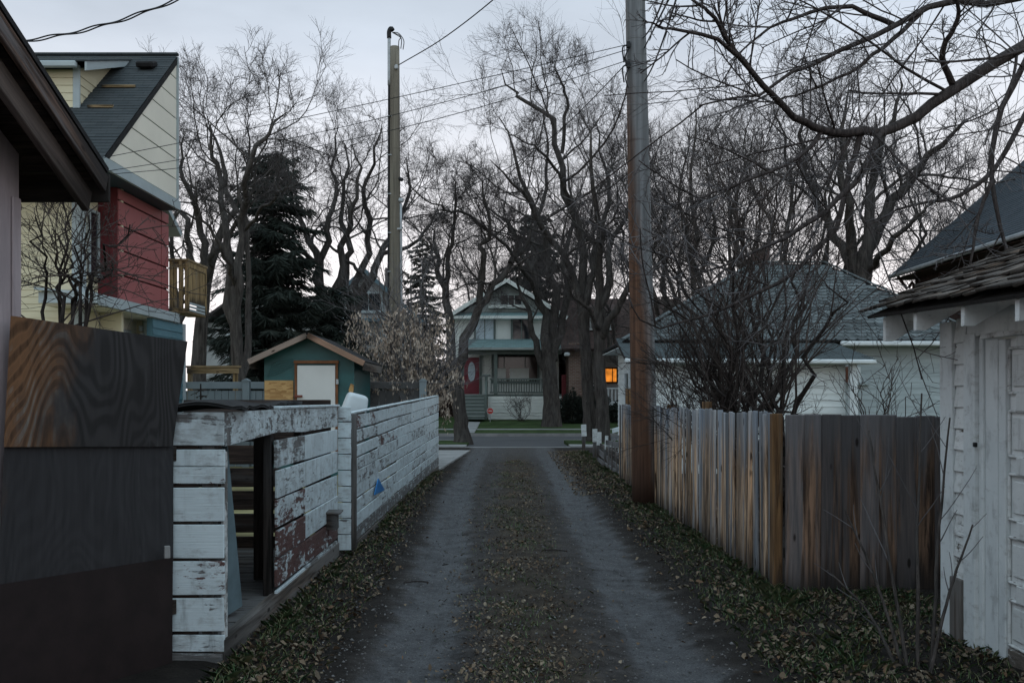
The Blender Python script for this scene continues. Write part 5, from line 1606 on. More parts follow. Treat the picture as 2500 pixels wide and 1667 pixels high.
def tree(name, label, base, limbs, seed, levels, cat='tree', group=None, bark='bark', twig='twig', jitter=.012, K0=14):
    base = Vector(base)
    limbs = [([Vector(p) - base for p in pts], r0, r1) for pts, r0, r1 in limbs]
    heavy, light = tree_meshes(limbs, seed, levels, K0, jitter)
    root = thing(name, base, label, cat, group)
    V, Q = join(heavy)
    mobj('trunk', np_mesh('trunk', V, [Q], MT[bark], True), root, Matrix.Translation(base))
    V, Q = join(light)
    mobj('crown', np_mesh('crown', V, [Q], MT[twig], True), root, Matrix.Translation(base))
    return root


def copy_tree(src, loc, rotz, s, label, group=None):
    r = src.copy()
    col.objects.link(r)
    M = Matrix.Translation(Vector(loc)) @ Matrix.Rotation(rotz, 4, 'Z') @ Matrix.Scale(s, 4)
    r.matrix_basis = M
    r['label'] = label
    if group: r['group'] = group
    WM[r.name] = M
    for ch in [c for c in bpy.data.objects if c.parent == src]:
        c = ch.copy()
        col.objects.link(c)
        c.parent = r
        c.matrix_parent_inverse = Matrix.Identity(4)
        c.matrix_basis = Matrix.Identity(4)
    return r


ELM = [dict(n=8, t0=.38, t1=1.0, ang=54, lf=.46, up=.10, rf=.38, k=9, wander=.16, grav=.035, rmin=.013, sides=6, heavy=True, curl=.03),
       dict(n=6, t0=.3, t1=1.0, ang=45, lf=.52, up=.10, rf=.55, k=7, wander=.17, grav=.03, rmin=.008, sides=4),
       dict(n=6, t0=.15, t1=1.0, ang=45, lf=.60, up=.06, rf=.6, k=5, wander=.15, grav=.02, rmin=.0058, sides=3),
       dict(n=6, t0=.15, t1=1.0, ang=42, lf=.75, up=.05, rf=.7, k=3, wander=.12, grav=.02, rmin=.0036, sides=3)]


def auto_limbs(base, H, spread, nl, r0, seed, fork=.25, lean=(0, 0)):
    rng = np.random.default_rng(seed)
    b = Vector(base)
    ft = b + Vector((lean[0] * H * fork, lean[1] * H * fork, H * fork))
    out = [([b - Vector((0, 0, .15)), b.lerp(ft, .5) + Vector((rng.normal() * .08, rng.normal() * .08, 0)), ft + Vector((lean[0] * .4, 0, .6))], r0, r0 * .72)]
    for k in range(nl):
        a = 2 * math.pi * (k + rng.random() * .7) / nl
        sp = spread * (.45 + .65 * rng.random())
        top = ft + Vector((math.cos(a) * sp + lean[0] * H * .6, math.sin(a) * sp * .8, H * (1 - fork) * (.68 + .3 * rng.random())))
        st = b.lerp(ft, .72 + .3 * rng.random())
        w = lambda s: Vector((rng.normal() * s, rng.normal() * s, 0))
        m1 = st.lerp(top, .28) + Vector((math.cos(a) * sp * .22, math.sin(a) * sp * .2, -H * .05)) + w(.25)
        m2 = st.lerp(top, .6) + Vector((math.cos(a) * sp * .15, math.sin(a) * sp * .12, 0)) + w(.4)
        out.append(([st, m1, m2, top], r0 * (.34 + .16 * rng.random()), .022))
    return out


def px(d, *pts):
    """limb outline read off the photograph at distance d; a third number steps it nearer or farther"""
    return [P(p[0], p[1], d + (p[2] if len(p) > 2 else 0)) for p in pts]


GROUPT = 'bare street and yard trees'
# the leaning elm on the near boulevard, left of the alley mouth
d = 36.3
tree('elm_tree', 'forked bare elm leaning over the street at the left of the alley mouth', P(1128, 1076, d), [
    (px(d, (1130, 1085), (1124, 1020), (1116, 950), (1108, 875)), .26, .22),
    (px(d, (1112, 920), (1103, 850), (1095, 760), (1086, 690, .3), (1070, 640, .5), (1062, 590, .8), (1045, 545, 1)), .20, .05),
    (px(d, (1090, 720), (1093, 650, -.3), (1104, 580, -.6), (1112, 500, -1), (1104, 420, -1.2)), .11, .03),
    (px(d, (1112, 905), (1140, 820), (1172, 745), (1212, 690), (1243, 645), (1262, 600, .3), (1250, 540, .6)), .20, .07),
    (px(d, (1170, 750), (1180, 660, -.4), (1173, 600, -.8), (1192, 570, -1), (1186, 490, -1.3), (1160, 420, -1.6)), .13, .03),
    (px(d, (1245, 642), (1285, 600, .5), (1300, 520, 1), (1282, 430, 1.4)), .10, .03),
    (px(d, (1205, 695), (1160, 690, -.8), (1110, 705, -1.6), (1060, 740, -2.2)), .05, .015),
    (px(d, (1186, 560), (1130, 520, -1), (1060, 500, -2), (990, 440, -3)), .06, .02),
], 3, ELM, group=GROUPT)

# big elm on the far boulevard
d = 50.0
tree('elm_tree', 'thick old bare elm in front of the cream house porch', P(1348, 1050, d), [
    (px(d, (1348, 1055), (1346, 980), (1342, 920), (1338, 860)), .43, .36),
    (px(d, (1330, 900), (1308, 830), (1285, 760), (1270, 710), (1250, 665)), .20, .05),
    (px(d, (1338, 880), (1326, 780), (1312, 700), (1280, 620), (1230, 540, 1), (1160, 470, 2)), .26, .06),
    (px(d, (1345, 880), (1352, 780), (1356, 700), (1335, 610), (1300, 500, -1), (1262, 380, -2), (1220, 300, -2)), .28, .05),
    (px(d, (1350, 880), (1375, 790), (1385, 700), (1400, 600, 1), (1395, 480, 2), (1370, 360, 3)), .24, .05),
    (px(d, (1320, 740), (1270, 640, -2), (1190, 560, -4), (1100, 500, -5)), .13, .03),
    (px(d, (1310, 690), (1300, 590, 1), (1330, 480, 2), (1340, 340, 2), (1310, 240, 2)), .16, .03),
], 8, ELM, group=GROUPT)

# twin trunks right of the alley mouth
d = 37.0
LT = [dict(ELM[0], n=8), ELM[1], ELM[2], ELM[3]]
tree('elm_tree', 'first of the twin bare trunks by the low picket fence, leaning left', P(1438, 1080, d), [
    (px(d, (1440, 1092), (1438, 1000), (1432, 900), (1425, 800)), .24, .2),
    (px(d, (1428, 840), (1422, 750), (1385, 650), (1325, 545, -1), (1268, 456, -2), (1195, 400, -3)), .19, .04),
    (px(d, (1425, 820), (1428, 700), (1398, 515), (1375, 380, .5), (1327, 264, 1), (1262, 230, 1.4), (1225, 180, 1.4)), .19, .03),
    (px(d, (1426, 800), (1440, 680), (1470, 560, 1), (1480, 420, 2), (1450, 280, 2)), .16, .03),
    (px(d, (1390, 500), (1360, 420, -1), (1310, 360, -2), (1240, 330, -3)), .08, .02),
    (px(d, (1372, 375), (1385, 250, -.5), (1372, 200, -1), (1355, 160, -1)), .08, .02),
], 21, LT, group=GROUPT)
tree('elm_tree', 'second of the twin bare trunks, the one nearer the brown pole', P(1470, 1085, d - 1), [
    (px(d - 1, (1473, 1095), (1470, 1000), (1464, 900), (1462, 800)), .25, .21),
    (px(d - 1, (1462, 830), (1470, 720), (1500, 610, 1), (1540, 500, 2), (1560, 380, 2)), .18, .03),
    (px(d - 1, (1463, 820), (1455, 700), (1470, 560, -1), (1440, 420, -2), (1420, 280, -2)), .18, .03),
    (px(d - 1, (1465, 830), (1520, 720, -1), (1590, 620, -2), (1640, 500, -3)), .15, .03),
    (px(d - 1, (1464, 815), (1440, 760, -1), (1400, 720, -2), (1360, 640, -3)), .09, .02),
], 22, LT, group=GROUPT)

# trees left of the slender pole, behind the shed
d = 45.0
tA = tree('elm_tree', 'bare elm with wide forked limbs just right of the dark spruce', P(800, 1000, d), [
    (px(d, (812, 1040), (808, 900), (803, 800), (795, 740)), .36, .28),
    (px(d, (797, 790), (780, 690), (770, 610), (735, 540, 1), (700, 470, 1.5), (690, 380, 2)), .24, .05),
    (px(d, (800, 770), (830, 690), (838, 600), (860, 520, -1), (880, 430, -1), (860, 350, -1)), .22, .04),
    (px(d, (800, 760), (785, 640), (800, 560), (820, 480, 1), (805, 390, 1), (830, 300, 1)), .2, .04),
    (px(d, (770, 640), (720, 610, -2), (640, 600, -3), (570, 560, -4)), .12, .03),
], 31, ELM, group=GROUPT)
d = 47.0
tree('elm_tree', 'bare elm rising behind the slate blue gable, crossed by the slender pole', P(868, 1000, d), [
    (px(d, (872, 1040), (868, 900), (866, 800), (860, 730)), .36, .30),
    (px(d, (862, 770), (845, 680), (850, 600), (835, 520, 1), (850, 430, 1), (840, 330, 2)), .22, .04),
    (px(d, (862, 760), (900, 690), (930, 620), (965, 560, 1), (1000, 470, 1), (990, 380, 1)), .24, .05),
    (px(d, (864, 770), (880, 670), (900, 580), (885, 480, -1), (915, 390, -2), (930, 300, -2)), .2, .04),
    (px(d, (900, 690), (850, 640, -1), (790, 590, -2), (740, 560, -3)), .10, .03),
    (px(d, (930, 620), (985, 610, -1), (1040, 560, -2), (1080, 480, -2)), .12, .03),
], 32, ELM, group=GROUPT)
d = 34.0
tree('elm_tree', 'bare tree spreading beside the wooden balcony of the yellow house', P(480, 1000, d), [
    (px(d, (482, 1010), (485, 880), (492, 780), (500, 700)), .27, .2),
    (px(d, (495, 760), (470, 650), (455, 560), (425, 470, 1), (400, 370, 2)), .16, .03),
    (px(d, (498, 720), (505, 640), (490, 560), (465, 470, -1), (440, 400, -1), (450, 320, -1)), .17, .03),
    (px(d, (500, 720), (525, 620), (560, 540), (550, 440, 1), (540, 360, 1), (505, 290, 1)), .17, .03),
    (px(d, (500, 700), (540, 600, -1), (600, 500, -2), (640, 380, -2)), .12, .03),
], 33, ELM, group=GROUPT)
d = 30.0
tree('elm_tree', 'double-stemmed bare elm against the dark spruce, tallest on the left', P(580, 1000, d), [
    (px(d, (590, 1010), (582, 900), (575, 790), (572, 700)), .2, .16),
    (px(d, (575, 800), (560, 690), (555, 580), (535, 470, 1), (522, 380, 1), (512, 330, 1), (520, 290, 1)), .15, .025),
    (px(d, (574, 760), (590, 640), (592, 520), (605, 420, -1), (640, 350, -1), (672, 310, -1), (690, 270, -1)), .14, .025),
    (px(d, (590, 990), (600, 880, .5), (602, 760, .8), (610, 640, 1), (590, 500, 1), (600, 400, 1), (612, 310, 1)), .13, .02),
    (px(d, (600, 560), (650, 500, -1), (700, 460, -2), (740, 450, -2)), .06, .02),
    (px(d, (573, 700), (545, 620, -1), (500, 540, -1.5), (470, 450, -2)), .08, .02),
], 34, ELM, group=GROUPT)

# trees behind the bungalow and beyond: denser upright crowns
UP = [dict(n=8, t0=.34, t1=1.0, ang=46, lf=.46, up=.18, rf=.38, k=9, wander=.15, grav=.04, rmin=.013, sides=5, heavy=True),
      dict(n=6, t0=.15, t1=1.0, ang=40, lf=.54, up=.12, rf=.55, k=7, wander=.15, grav=.03, rmin=.008, sides=4),
      dict(n=5, t0=.15, t1=1.0, ang=42, lf=.62, up=.08, rf=.6, k=5, wander=.13, grav=.02, rmin=.0058, sides=3),
      dict(n=5, t0=.15, t1=1.0, ang=42, lf=.72, up=.05, rf=.7, k=3, wander=.1, grav=.02, rmin=.0036, sides=3)]
d = 33.0
tB = tree('poplar_tree', 'big dark bare tree leaning right between the bungalow roof and the dark house', P(2080, 1000, d), [
    (px(d, (2070, 1010), (2080, 860), (2095, 740), (2115, 640)), .36, .28),
    (px(d, (2110, 660), (2150, 540), (2210, 450), (2290, 360, -1), (2380, 280, -2)), .26, .05),
    (px(d, (2108, 680), (2120, 560), (2130, 440, 1), (2180, 300, 1), (2200, 180, 1)), .24, .04),
    (px(d, (2100, 720), (2090, 600), (2060, 480, -1), (2050, 340, -1), (2070, 200, -1)), .22, .04),
    (px(d, (2104, 700), (2050, 590, 1), (1990, 480, 2), (1960, 350, 2), (1950, 220, 2)), .2, .04),
    (px(d, (2112, 660), (2170, 600, -2), (2240, 520, -3), (2320, 470, -4)), .12, .03),
], 41, UP, group=GROUPT)
d = 34.0
tC = tree('poplar_tree', 'dense upright bare tree behind the middle of the bungalow roof', P(1760, 1000, d), auto_limbs(P(1760, 1000, d), 10.6, 3.6, 8, .27, 5, .26), 42, UP, group=GROUPT)
d = 40.0
tD = tree('elm_tree', 'bushy bare tree immediately right of the thick brown pole', P(1655, 1000, d), auto_limbs(P(1655, 1000, d), 11.3, 4.2, 8, .29, 9, .24), 43, ELM, group=GROUPT)
d = 36.0
tree('poplar_tree', 'bare tree with reddish twigs behind the bungalow chimney', P(1930, 1000, d), auto_limbs(P(1930, 1000, d), 11.0, 3.6, 8, .26, 14, .25), 44, UP, group=GROUPT, twig='twig_brown')


def cp(src, px_, d, s, rot, label):
    p = P(px_, 1000, d)
    copy_tree(src, (p.x, d, 0), R(rot), s, label, GROUPT)


cp(tC, 2330, 40, 1.12, 70, 'bare tree behind the dark house roof at far right')
cp(tD, 1250, 78, 1.35, 150, 'distant bare tree rising behind the cream house')
cp(tD, 1330, 64, 1.30, 200, 'bare tree behind the cream house, right of its gable')
cp(tD, 1545, 50, 1.05, 40, 'bare tree whose crown shows both sides of the thick pole')
cp(tA, 420, 52, 1.0, 210, 'bare tree just right of the yellow house wall')


# ------------------------------------------------------------------ conifers
def conifer(name, label, base, H, Rm, seed, whorls, per, blades, mat='needles', z0=.06, bw=.05):
    rng = np.random.default_rng(seed)
    V, T, Bp, Br = [], [], [], []
    n = 0
    for k in range(whorls):
        t = z0 + (1 - z0) * (k / whorls)
        z = H * t
        Lb = Rm * (1 - t) ** .38 * (1.0 + .16 * math.sin(k * 1.3) + .12 * rng.normal()) + .12
        for j in range(per):
            a = 2 * math.pi * (j + rng.random()) / per
            L = max(.1, Lb * (.45 + .75 * rng.random()))
            ax = np.array([math.cos(a), math.sin(a), 0])
            s = np.linspace(0, 1, 6)
            pts = np.array([0, 0, z])[None] + ax[None] * (s * L)[:, None] + np.array([0, 0, 1])[None] * ((rng.normal() * .22 - .25) * L * s + .16 * L * s ** 2.4)[:, None]
            Bp.append(pts)
            Br.append(np.linspace(.03, .006, 6) * (1 - t * .5))
            m = max(4, int(blades * L / Rm))
            u = rng.random(m) ** .8
            i = np.minimum((u * 5).astype(int), 4)
            f = (u * 5 - i)[:, None]
            p = pts[i] * (1 - f) + pts[i + 1] * f
            side = np.cross(ax, [0, 0, 1])
            d = ax[None] * (.5 + .5 * rng.random((m, 1))) + side[None] * rng.normal(size=(m, 1)) * .8 + np.array([0, 0, -1])[None] * (.2 + .7 * rng.random((m, 1)))
            d = norm(d)
            ln = (.18 + .42 * rng.random((m, 1))) * (.55 + .5 * L / Rm) * (Rm / 2.0)
            wv = norm(np.cross(d, rng.normal(size=(m, 3)))) * bw * (.6 + .8 * rng.random((m, 1)))
            q = np.stack([p - wv * .6, p + wv * .6, p + d * ln * .6 + wv, p + d * ln, p + d * ln * .6 - wv], 1)
            V.append(q.reshape(-1, 3))
            T.append(np.arange(m)[:, None] * 5 + np.arange(5)[None] + n)
            n += m * 5
    root = thing(name, base, label, 'tree')
    tv = catmull([(0, 0, -.2), (0, 0, H * .5), (0, 0, H)], 8)[None]
    parts = [tubes(tv, np.linspace(.22 * Rm / 2, .015, 8)[None], 8), tubes(np.array(Bp), np.array(Br), 3)]
    v, q = join(parts)
    mobj('trunk', np_mesh('trunk', v, [q], MT['bark_lilac'], True), root, Matrix.Translation(Vector(base)))
    mobj('crown', np_mesh('crown', np.vstack(V), [np.vstack(T)], MT[mat]), root, Matrix.Translation(Vector(base)))
    return root


conifer('spruce_tree', 'broad dark spruce filling the gap behind the teal shed', (-10.2, 42.5, 0), 12.2, 2.5, 2, 60, 8, 170, bw=.020)
conifer('spruce_tree', 'dark lower spruce at the foot of the tall one, behind the shed ridge', (-7.9, 44.0, 0), 6.6, 2.2, 6, 40, 5, 180, bw=.020)
conifer('spruce_tree', 'small pale spruce top between the pole and the leaning elm', (-5.6, 62.5, .5), 11.4, 1.7, 3, 34, 7, 60, 'needles_pale', bw=.05)
conifer('spruce_tree', 'dark spruce tucked right of the cream house gable', (1.6, 71.0, .5), 14.5, 2.8, 4, 36, 8, 80, bw=.06)
conifer('garden_conifer', 'tiny bare-looking conifer poking up before the grey privacy fence', P(490, 1010, 21.5) + Vector((0, 0, -1.3)), 1.95, .32, 9, 14, 4, 8, 'needles_pale', bw=.012)


def evergreen_bush(label, base, rx, ry, h, seed):
    rng = np.random.default_rng(seed)
    m = 5200
    dr = norm(rng.normal(size=(m, 3)))
    dr[:, 2] = np.abs(dr[:, 2])
    k = (.55 + .45 * rng.random((m, 1)) ** .5) * (1 + .22 * np.sin(dr[:, :1] * 7 + seed) * np.cos(dr[:, 1:2] * 6))
    p = dr * k * np.array([rx, ry, h])
    d = norm(dr + rng.normal(size=(m, 3)) * .7)
    w = norm(np.cross(d, rng.normal(size=(m, 3)))) * .03
    q = np.stack([p - w, p + w, p + d * .14], 1)
    root = thing('evergreen_bush', base, label, 'bush')
    mobj('foliage', np_mesh('foliage', q.reshape(-1, 3), [np.arange(m * 3).reshape(-1, 3)], MT['needles']), root, Matrix.Translation(Vector(base)))
    st = np.array([catmull([(0, 0, -.1), (rng.normal() * .1, rng.normal() * .1, h * .4), (rng.normal() * rx * .4, rng.normal() * .3, h * .8)], 5) for _ in range(6)])
    v, qd = tubes(st, np.full((6, 5), .03), 5)
    mobj('stems', np_mesh('stems', v, [qd], MT['bark_lilac']), root, Matrix.Translation(Vector(base)))


evergreen_bush('dark evergreen bush beside the brick house pier', (3.15, 52.6, .35), .75, .7, 1.5, 1)
evergreen_bush('rounder dark evergreen bush right of the pier', (4.35, 52.8, .35), .85, .7, 1.75, 2)
evergreen_bush('dark bush under the white porch railing', (6.0, 53.2, .35), 1.3, .8, 1.0, 3)

# ------------------------------------------------------------------ shrubs
SHR = [dict(n=7, t0=.25, t1=1.0, ang=30, lf=.45, up=.12, rf=.55, k=7, wander=.12, grav=.03, rmin=.006, sides=4),
       dict(n=6, t0=.2, t1=1.0, ang=38, lf=.5, up=.08, rf=.6, k=5, wander=.14, grav=.02, rmin=.004, sides=3),
       dict(n=6, t0=.2, t1=1.0, ang=40, lf=.55, up=.05, rf=.65, k=4, wander=.12, grav=.02, rmin=.0028, sides=3)]
rng = np.random.default_rng(77)
d = 12.6
B = P(1835, 1000, d)
base = Vector((B.x, d, .05))
tops = [(1610, 700), (1640, 600), (1690, 560), (1740, 640), (1760, 520), (1790, 600), (1815, 540), (1850, 480), (1880, 590), (1905, 530), (1950, 600), (2000, 640), (2040, 700), (1700, 800), (1655, 850), (1970, 760), (1870, 650), (1830, 700)]
limbs = []
for i, (x, y) in enumerate(tops):
    b = base + Vector((rng.uniform(-.42, .42), rng.uniform(-.3, .3), -.1))
    t = P(x, y, d + rng.uniform(-1.3, 1.3))
    m = b.lerp(t, .45) + Vector(((b.x - t.x) * .16 + rng.normal() * .05, rng.normal() * .06, .12))
    limbs.append(([b, b.lerp(m, .5) + Vector((rng.normal() * .02, 0, .05)), m, m.lerp(t, .55) + Vector((rng.normal() * .05, 0, 0)), t], rng.uniform(.026, .05), .008))
tree('lilac_bush', 'big many-stemmed bare bush in front of the bungalow, behind the cedar fence', base, limbs[:1] + limbs, 51, [dict(SHR[0], n=7), dict(SHR[1], n=5), dict(SHR[2], n=3)], 'bush', bark='bark_lilac', twig='twig_brown', jitter=.02)
limbs = []
base = Vector((2.75, 13.3, .05))
for i in range(16):
    a = rng.uniform(0, 6.28)
    h = rng.uniform(1.6, 2.35)
    t = base + Vector((math.cos(a) * rng.uniform(.2, .9), math.sin(a) * .5, h))
    limbs.append(([base + Vector((rng.uniform(-.3, .3), rng.uniform(-.2, .2), -.1)), base.lerp(t, .5) + Vector((rng.normal() * .08, 0, .05)), t], .014, .005))
tree('bush', 'low twiggy bare bush right behind the thick brown pole', base, limbs[:1] + limbs, 52, SHR, 'bush', bark='bark_lilac', twig='twig_brown', jitter=.02)
limbs = []
base = P(2150, 1000, 14.0)
base = Vector((base.x, 14.0, .05))
for i in range(6):
    t = P(rng.uniform(2080, 2270), rng.uniform(880, 960), 14)
    limbs.append(([base + Vector((rng.uniform(-.3, .3), 0, -.1)), base.lerp(t, .5), t], .011, .004))
tree('shrub', 'sparse thin shrub poking above the dark fence boards', base, limbs[:1] + limbs, 53, [dict(SHR[0], n=5), dict(SHR[1], n=4)], 'shrub', bark='twig_brown', twig='twig_brown', jitter=.02)

# young tree in front of the yellow house
limbs = []
base = P(180, 1000, 10.5)
base = Vector((base.x, 10.5, 0.05))
for (x, y, x2, y2) in ((205, 770, 262, 500), (240, 770, 330, 520), (190, 790, 232, 490), (260, 740, 300, 590), (330, 690, 470, 560), (150, 740, 100, 520), (210, 720, 180, 560), (300, 700, 420, 640), (290, 720, 240, 620)):
    x, x2 = x * .62 + 20, x2 * .62 + 20
    m, t = P(x, y, 10.5), P(x2, y2, 10.5 + rng.uniform(-.6, .6))
    limbs.append(([base + Vector((rng.normal() * .08, rng.normal() * .08, 1.4)), m, m.lerp(t, .5) + Vector((rng.normal() * .05, 0, 0)), t], .022, .006))
trunk = ([base - Vector((0, 0, .1)), base + Vector((.03, 0, .8)), base + Vector((0, 0, 1.6))], .05, .04)
tree('apple_tree', 'small bare fruit tree standing before the pale yellow siding', base, [trunk] + limbs, 54, [dict(SHR[0], n=6, ang=50), dict(SHR[1], n=5, ang=50), dict(SHR[2], n=3)], bark='bark_lilac', twig='twig_brown', jitter=.02)

# seed-hung shrub at the end of the white fence
limbs = []
base = Vector((-2.25, 23.9, .05))
for i in range(16):
    x, y = [(880, 700), (905, 660), (930, 640), (960, 690), (985, 640), (1010, 690), (1040, 720), (1065, 760), (1075, 830), (900, 760), (940, 740), (1000, 760), (870, 800), (1030, 650), (950, 800), (1050, 860)][i]
    t = P(x, y, 23.9 + rng.uniform(-1, 1))
    b = base + Vector((rng.uniform(-.35, .35), rng.uniform(-.3, .3), -.1))
    m = b.lerp(t, .45) + Vector(((b.x - t.x) * .15, rng.normal() * .1, .15))
    limbs.append(([b, m, t], .03, .009))
sh = tree('maple_shrub', 'bare maple shrub hung with dry tan seed clusters past the white fence', base, limbs[:1] + limbs, 55, [dict(SHR[0], n=8), dict(SHR[1], n=5), dict(SHR[2], n=3)], 'shrub', bark='bark_pale', twig='twig_pale', jitter=.02)
V = []
for c in range(620):
    i = rng.integers(0, len(limbs))
    pts = catmull(limbs[i][0], 12)
    p = pts[rng.integers(4, 12)] + rng.normal(size=3) * np.array([.38, .38, .28])
    if p[2] > 3.9 - .25 * abs(p[0] + 2.3): continue
    for s in range(rng.integers(9, 20)):
        q = p + rng.normal(size=3) * np.array([.055, .055, .09])
        l = rng.uniform(.07, .13)
        dn = norm(np.array([rng.normal() * .35, rng.normal() * .35, -1]))
        w = norm(np.cross(dn, rng.normal(size=3))) * rng.uniform(.012, .022)
        V += [q, q + dn * l * .6 + w, q + dn * l, q + dn * l * .6 - w]
V = np.array(V) - np.array(base)
sm_ = mobj('seed_clusters', np_mesh('seed_clusters', V, [np.arange(len(V)).reshape(-1, 4)], MT['seeds']), sh, Matrix.Translation(base))
sm_['kind'] = 'stuff'
# foundation shrub before the porch
base = Vector((.5, 53.9, .4))
limbs = [([base + Vector((rng.normal() * .1, 0, -.1)), base + Vector((rng.normal() * .35, rng.normal() * .2, .6)), base + Vector((rng.normal() * .7, rng.normal() * .3, 1.25))], .012, .006) for _ in range(16)]
tree('shrub', 'thin bare shrub in front of the white porch skirt', base, limbs[:1] + limbs, 56, [dict(SHR[0], n=4), dict(SHR[1], n=3)], 'shrub', bark='twig_brown', twig='twig_brown')

# ------------------------------------------------------------------ maple whose limbs hang in from the right, close by
NEAR = [dict(n=8, t0=.12, t1=1.0, ang=42, lf=.42, up=.05, rf=.30, k=8, wander=.07, grav=.02, rmin=.007, sides=5, heavy=True),
        dict(n=6, t0=.15, t1=1.0, ang=45, lf=.45, up=.06, rf=.55, k=6, wander=.10, grav=.02, rmin=.0042, sides=4),
        dict(n=6, t0=.15, t1=1.0, ang=45, lf=.45, up=.06, rf=.6, k=4, wander=.10, grav=.03, rmin=.0026, sides=3)]
tb = Vector((5.6, 9.6, 0.05))
top = Vector((5.55, 9.3, 4.2))
tree('maple_tree', 'bare maple overhanging from the right, its thick limb dipping across the sky', tb, [
    ([tb - Vector((0, 0, .15)), tb + Vector((.05, 0, 2)), top], .24, .17),
    ([top, P(2560, 85, 8.8), P(2500, 110, 8.6), P(2330, 215, 8.2), P(2230, 285, 8), P(2150, 322, 7.8), P(2060, 322, 7.6), P(1990, 312, 7.4)], .058, .030),
    ([P(1990, 312, 7.4), P(1930, 275, 7.2), P(1870, 215, 7), P(1805, 140, 6.8), P(1740, 95, 6.6), P(1650, 72, 6.4), P(1600, 65, 6.3)], .030, .006),
    ([P(1860, 205, 7), P(1790, 120, 6.8), P(1745, 45, 6.6), P(1700, 5, 6.5), P(1650, -40, 6.4)], .022, .006),
    ([P(2150, 322, 7.8), P(2130, 370, 7.6), P(2090, 440, 7.4), P(2010, 520, 7.2), P(1900, 590, 7), P(1790, 640, 6.8), P(1660, 690, 6.6)], .032, .004),
    ([P(2100, 325, 7.7), P(2070, 420, 7.6), P(2040, 560, 7.5), P(1940, 660, 7.4), P(1840, 720, 7.2), P(1720, 770, 7), P(1600, 800, 6.8), P(1530, 745, 6.7)], .026, .004),
    ([top + Vector((0, 0, .6)), P(2560, -20, 9), P(2450, 5, 8.8), P(2310, 8, 8.6), P(2200, 55, 8.4), P(2080, 125, 8.2), P(1950, 170, 8), P(1830, 230, 7.8), P(1700, 260, 7.6)], .042, .006),
    ([top, P(2540, 130, 9.2), P(2480, 200, 9), P(2430, 320, 8.8), P(2425, 450, 8.6), P(2450, 590, 8.5), P(2460, 690, 8.4)], .038, .010),
    ([P(2425, 440, 8.6), P(2390, 520, 8.5), P(2370, 640, 8.4), P(2350, 730, 8.3)], .02, .005),
    ([P(2330, 215, 8.2), P(2300, 130, 8), P(2340, 40, 7.8), P(2320, -40, 7.6)], .03, .01),
    ([P(2180, 60, 8.4), P(2060, 20, 8.2), P(1900, 60, 8), P(1780, 150, 7.8)], .025, .005),
    ([top, P(2520, 260, 9.4), P(2440, 400, 9.2), P(2330, 480, 9), P(2230, 500, 8.8), P(2100, 560, 8.6)], .035, .006),
    ([P(2010, 315, 7.5), P(1960, 380, 7.3), P(1850, 430, 7.1), P(1720, 480, 6.9), P(1620, 510, 6.8)], .018, .004),
    ([P(2250, 30, 8.5), P(2140, 130, 8.3), P(2000, 210, 8.1), P(1850, 260, 7.9)], .022, .005),
], 61, NEAR, group=GROUPT, bark='bark_maple', twig='twig_near', jitter=.0035, K0=15)

# suckers by the garage corner
rng = np.random.default_rng(5)
for i, (x0, y0, x1, y1, d, lb) in enumerate((
        (2215, 1640, 2060, 1240, 5.95, 'leftmost thin bare sucker leaning before the dark fence'),
        (2222, 1650, 2120, 1050, 5.9, 'forked grey sucker in front of the dark fence boards'),
        (2242, 1640, 2250, 960, 5.9, 'tallest straight grey sucker rising past the fence top'),
        (2272, 1640, 2318, 1020, 5.95, 'dark sucker standing against the garage corner board'),
        (2262, 1650, 2375, 1280, 5.8, 'short sucker bending right across the garage wall'),
        (2200, 1640, 2020, 1390, 6.0, 'lowest sucker sloping far left over the leaves'))):
    b, t = P(x0, y0, d), P(x1, y1, d + .15)
    b.z = -.05
    m = b.lerp(t, .5) + Vector((rng.normal() * .02 + (b.x - t.x) * .1, 0, .05))
    L = [([b, m, t], .0125, .005)]
    tree('sapling', lb, b, L, 70 + i, [dict(n=4, t0=.4, t1=1.0, ang=30, lf=.3, up=.05, rf=.5, k=6, wander=.06, grav=.02, rmin=.003, sides=4)], 'sapling', 'suckers by the garage', 'bark_pale', 'twig_pale', .006)

# ------------------------------------------------------------------ fallen leaves, grass, stones
rng = np.random.default_rng(99)


def leaf_density(x, y):
    n = .5 + .5 * np.sin(x * 5.1 + 1.3 * np.sin(y * 2.1)) * np.sin(y * 3.3 + 1.7 * np.sin(x * 2.7))
    n2 = .5 + .5 * np.sin(x * 2.3 + y * 1.1 + 2 * np.sin(y * .8)) * np.sin(y * 1.7 - x * 3.1)
    cen = np.exp(-((x - .05) / .36) ** 2) * np.clip(n * n2 * 2.6 - .05, 0, 1) * (y < 26)
    sh = sm((y - 6) / 14)
    drift = .35 + .65 * np.clip(.5 + .9 * np.sin(x * 7 + y * 1.9) * np.sin(y * 2.7 - x * 3) + .4 * np.sin(y * 6.1), 0, 1)
    vr = sm((x - 1.36) / .35) * drift * (.75 + .25 * (y > 12))
    vl = sm((-.98 - .33 * sh - x) / .3) * drift
    far_r = ((x > 1.1) & (y > 17)) * .9
    return np.clip(.014 + 1.7 * cen + vr + vl * (y < 22.5) + far_r, 0, 1)


def scatter(n, x0, x1, y0, y1, dens, power=1.6):
    y = y0 + (y1 - y0) * rng.random(n) ** power
    x = x0 + (x1 - x0) * rng.random(n)
    k = rng.random(n) < dens(x, y)
    return x[k], y[k]


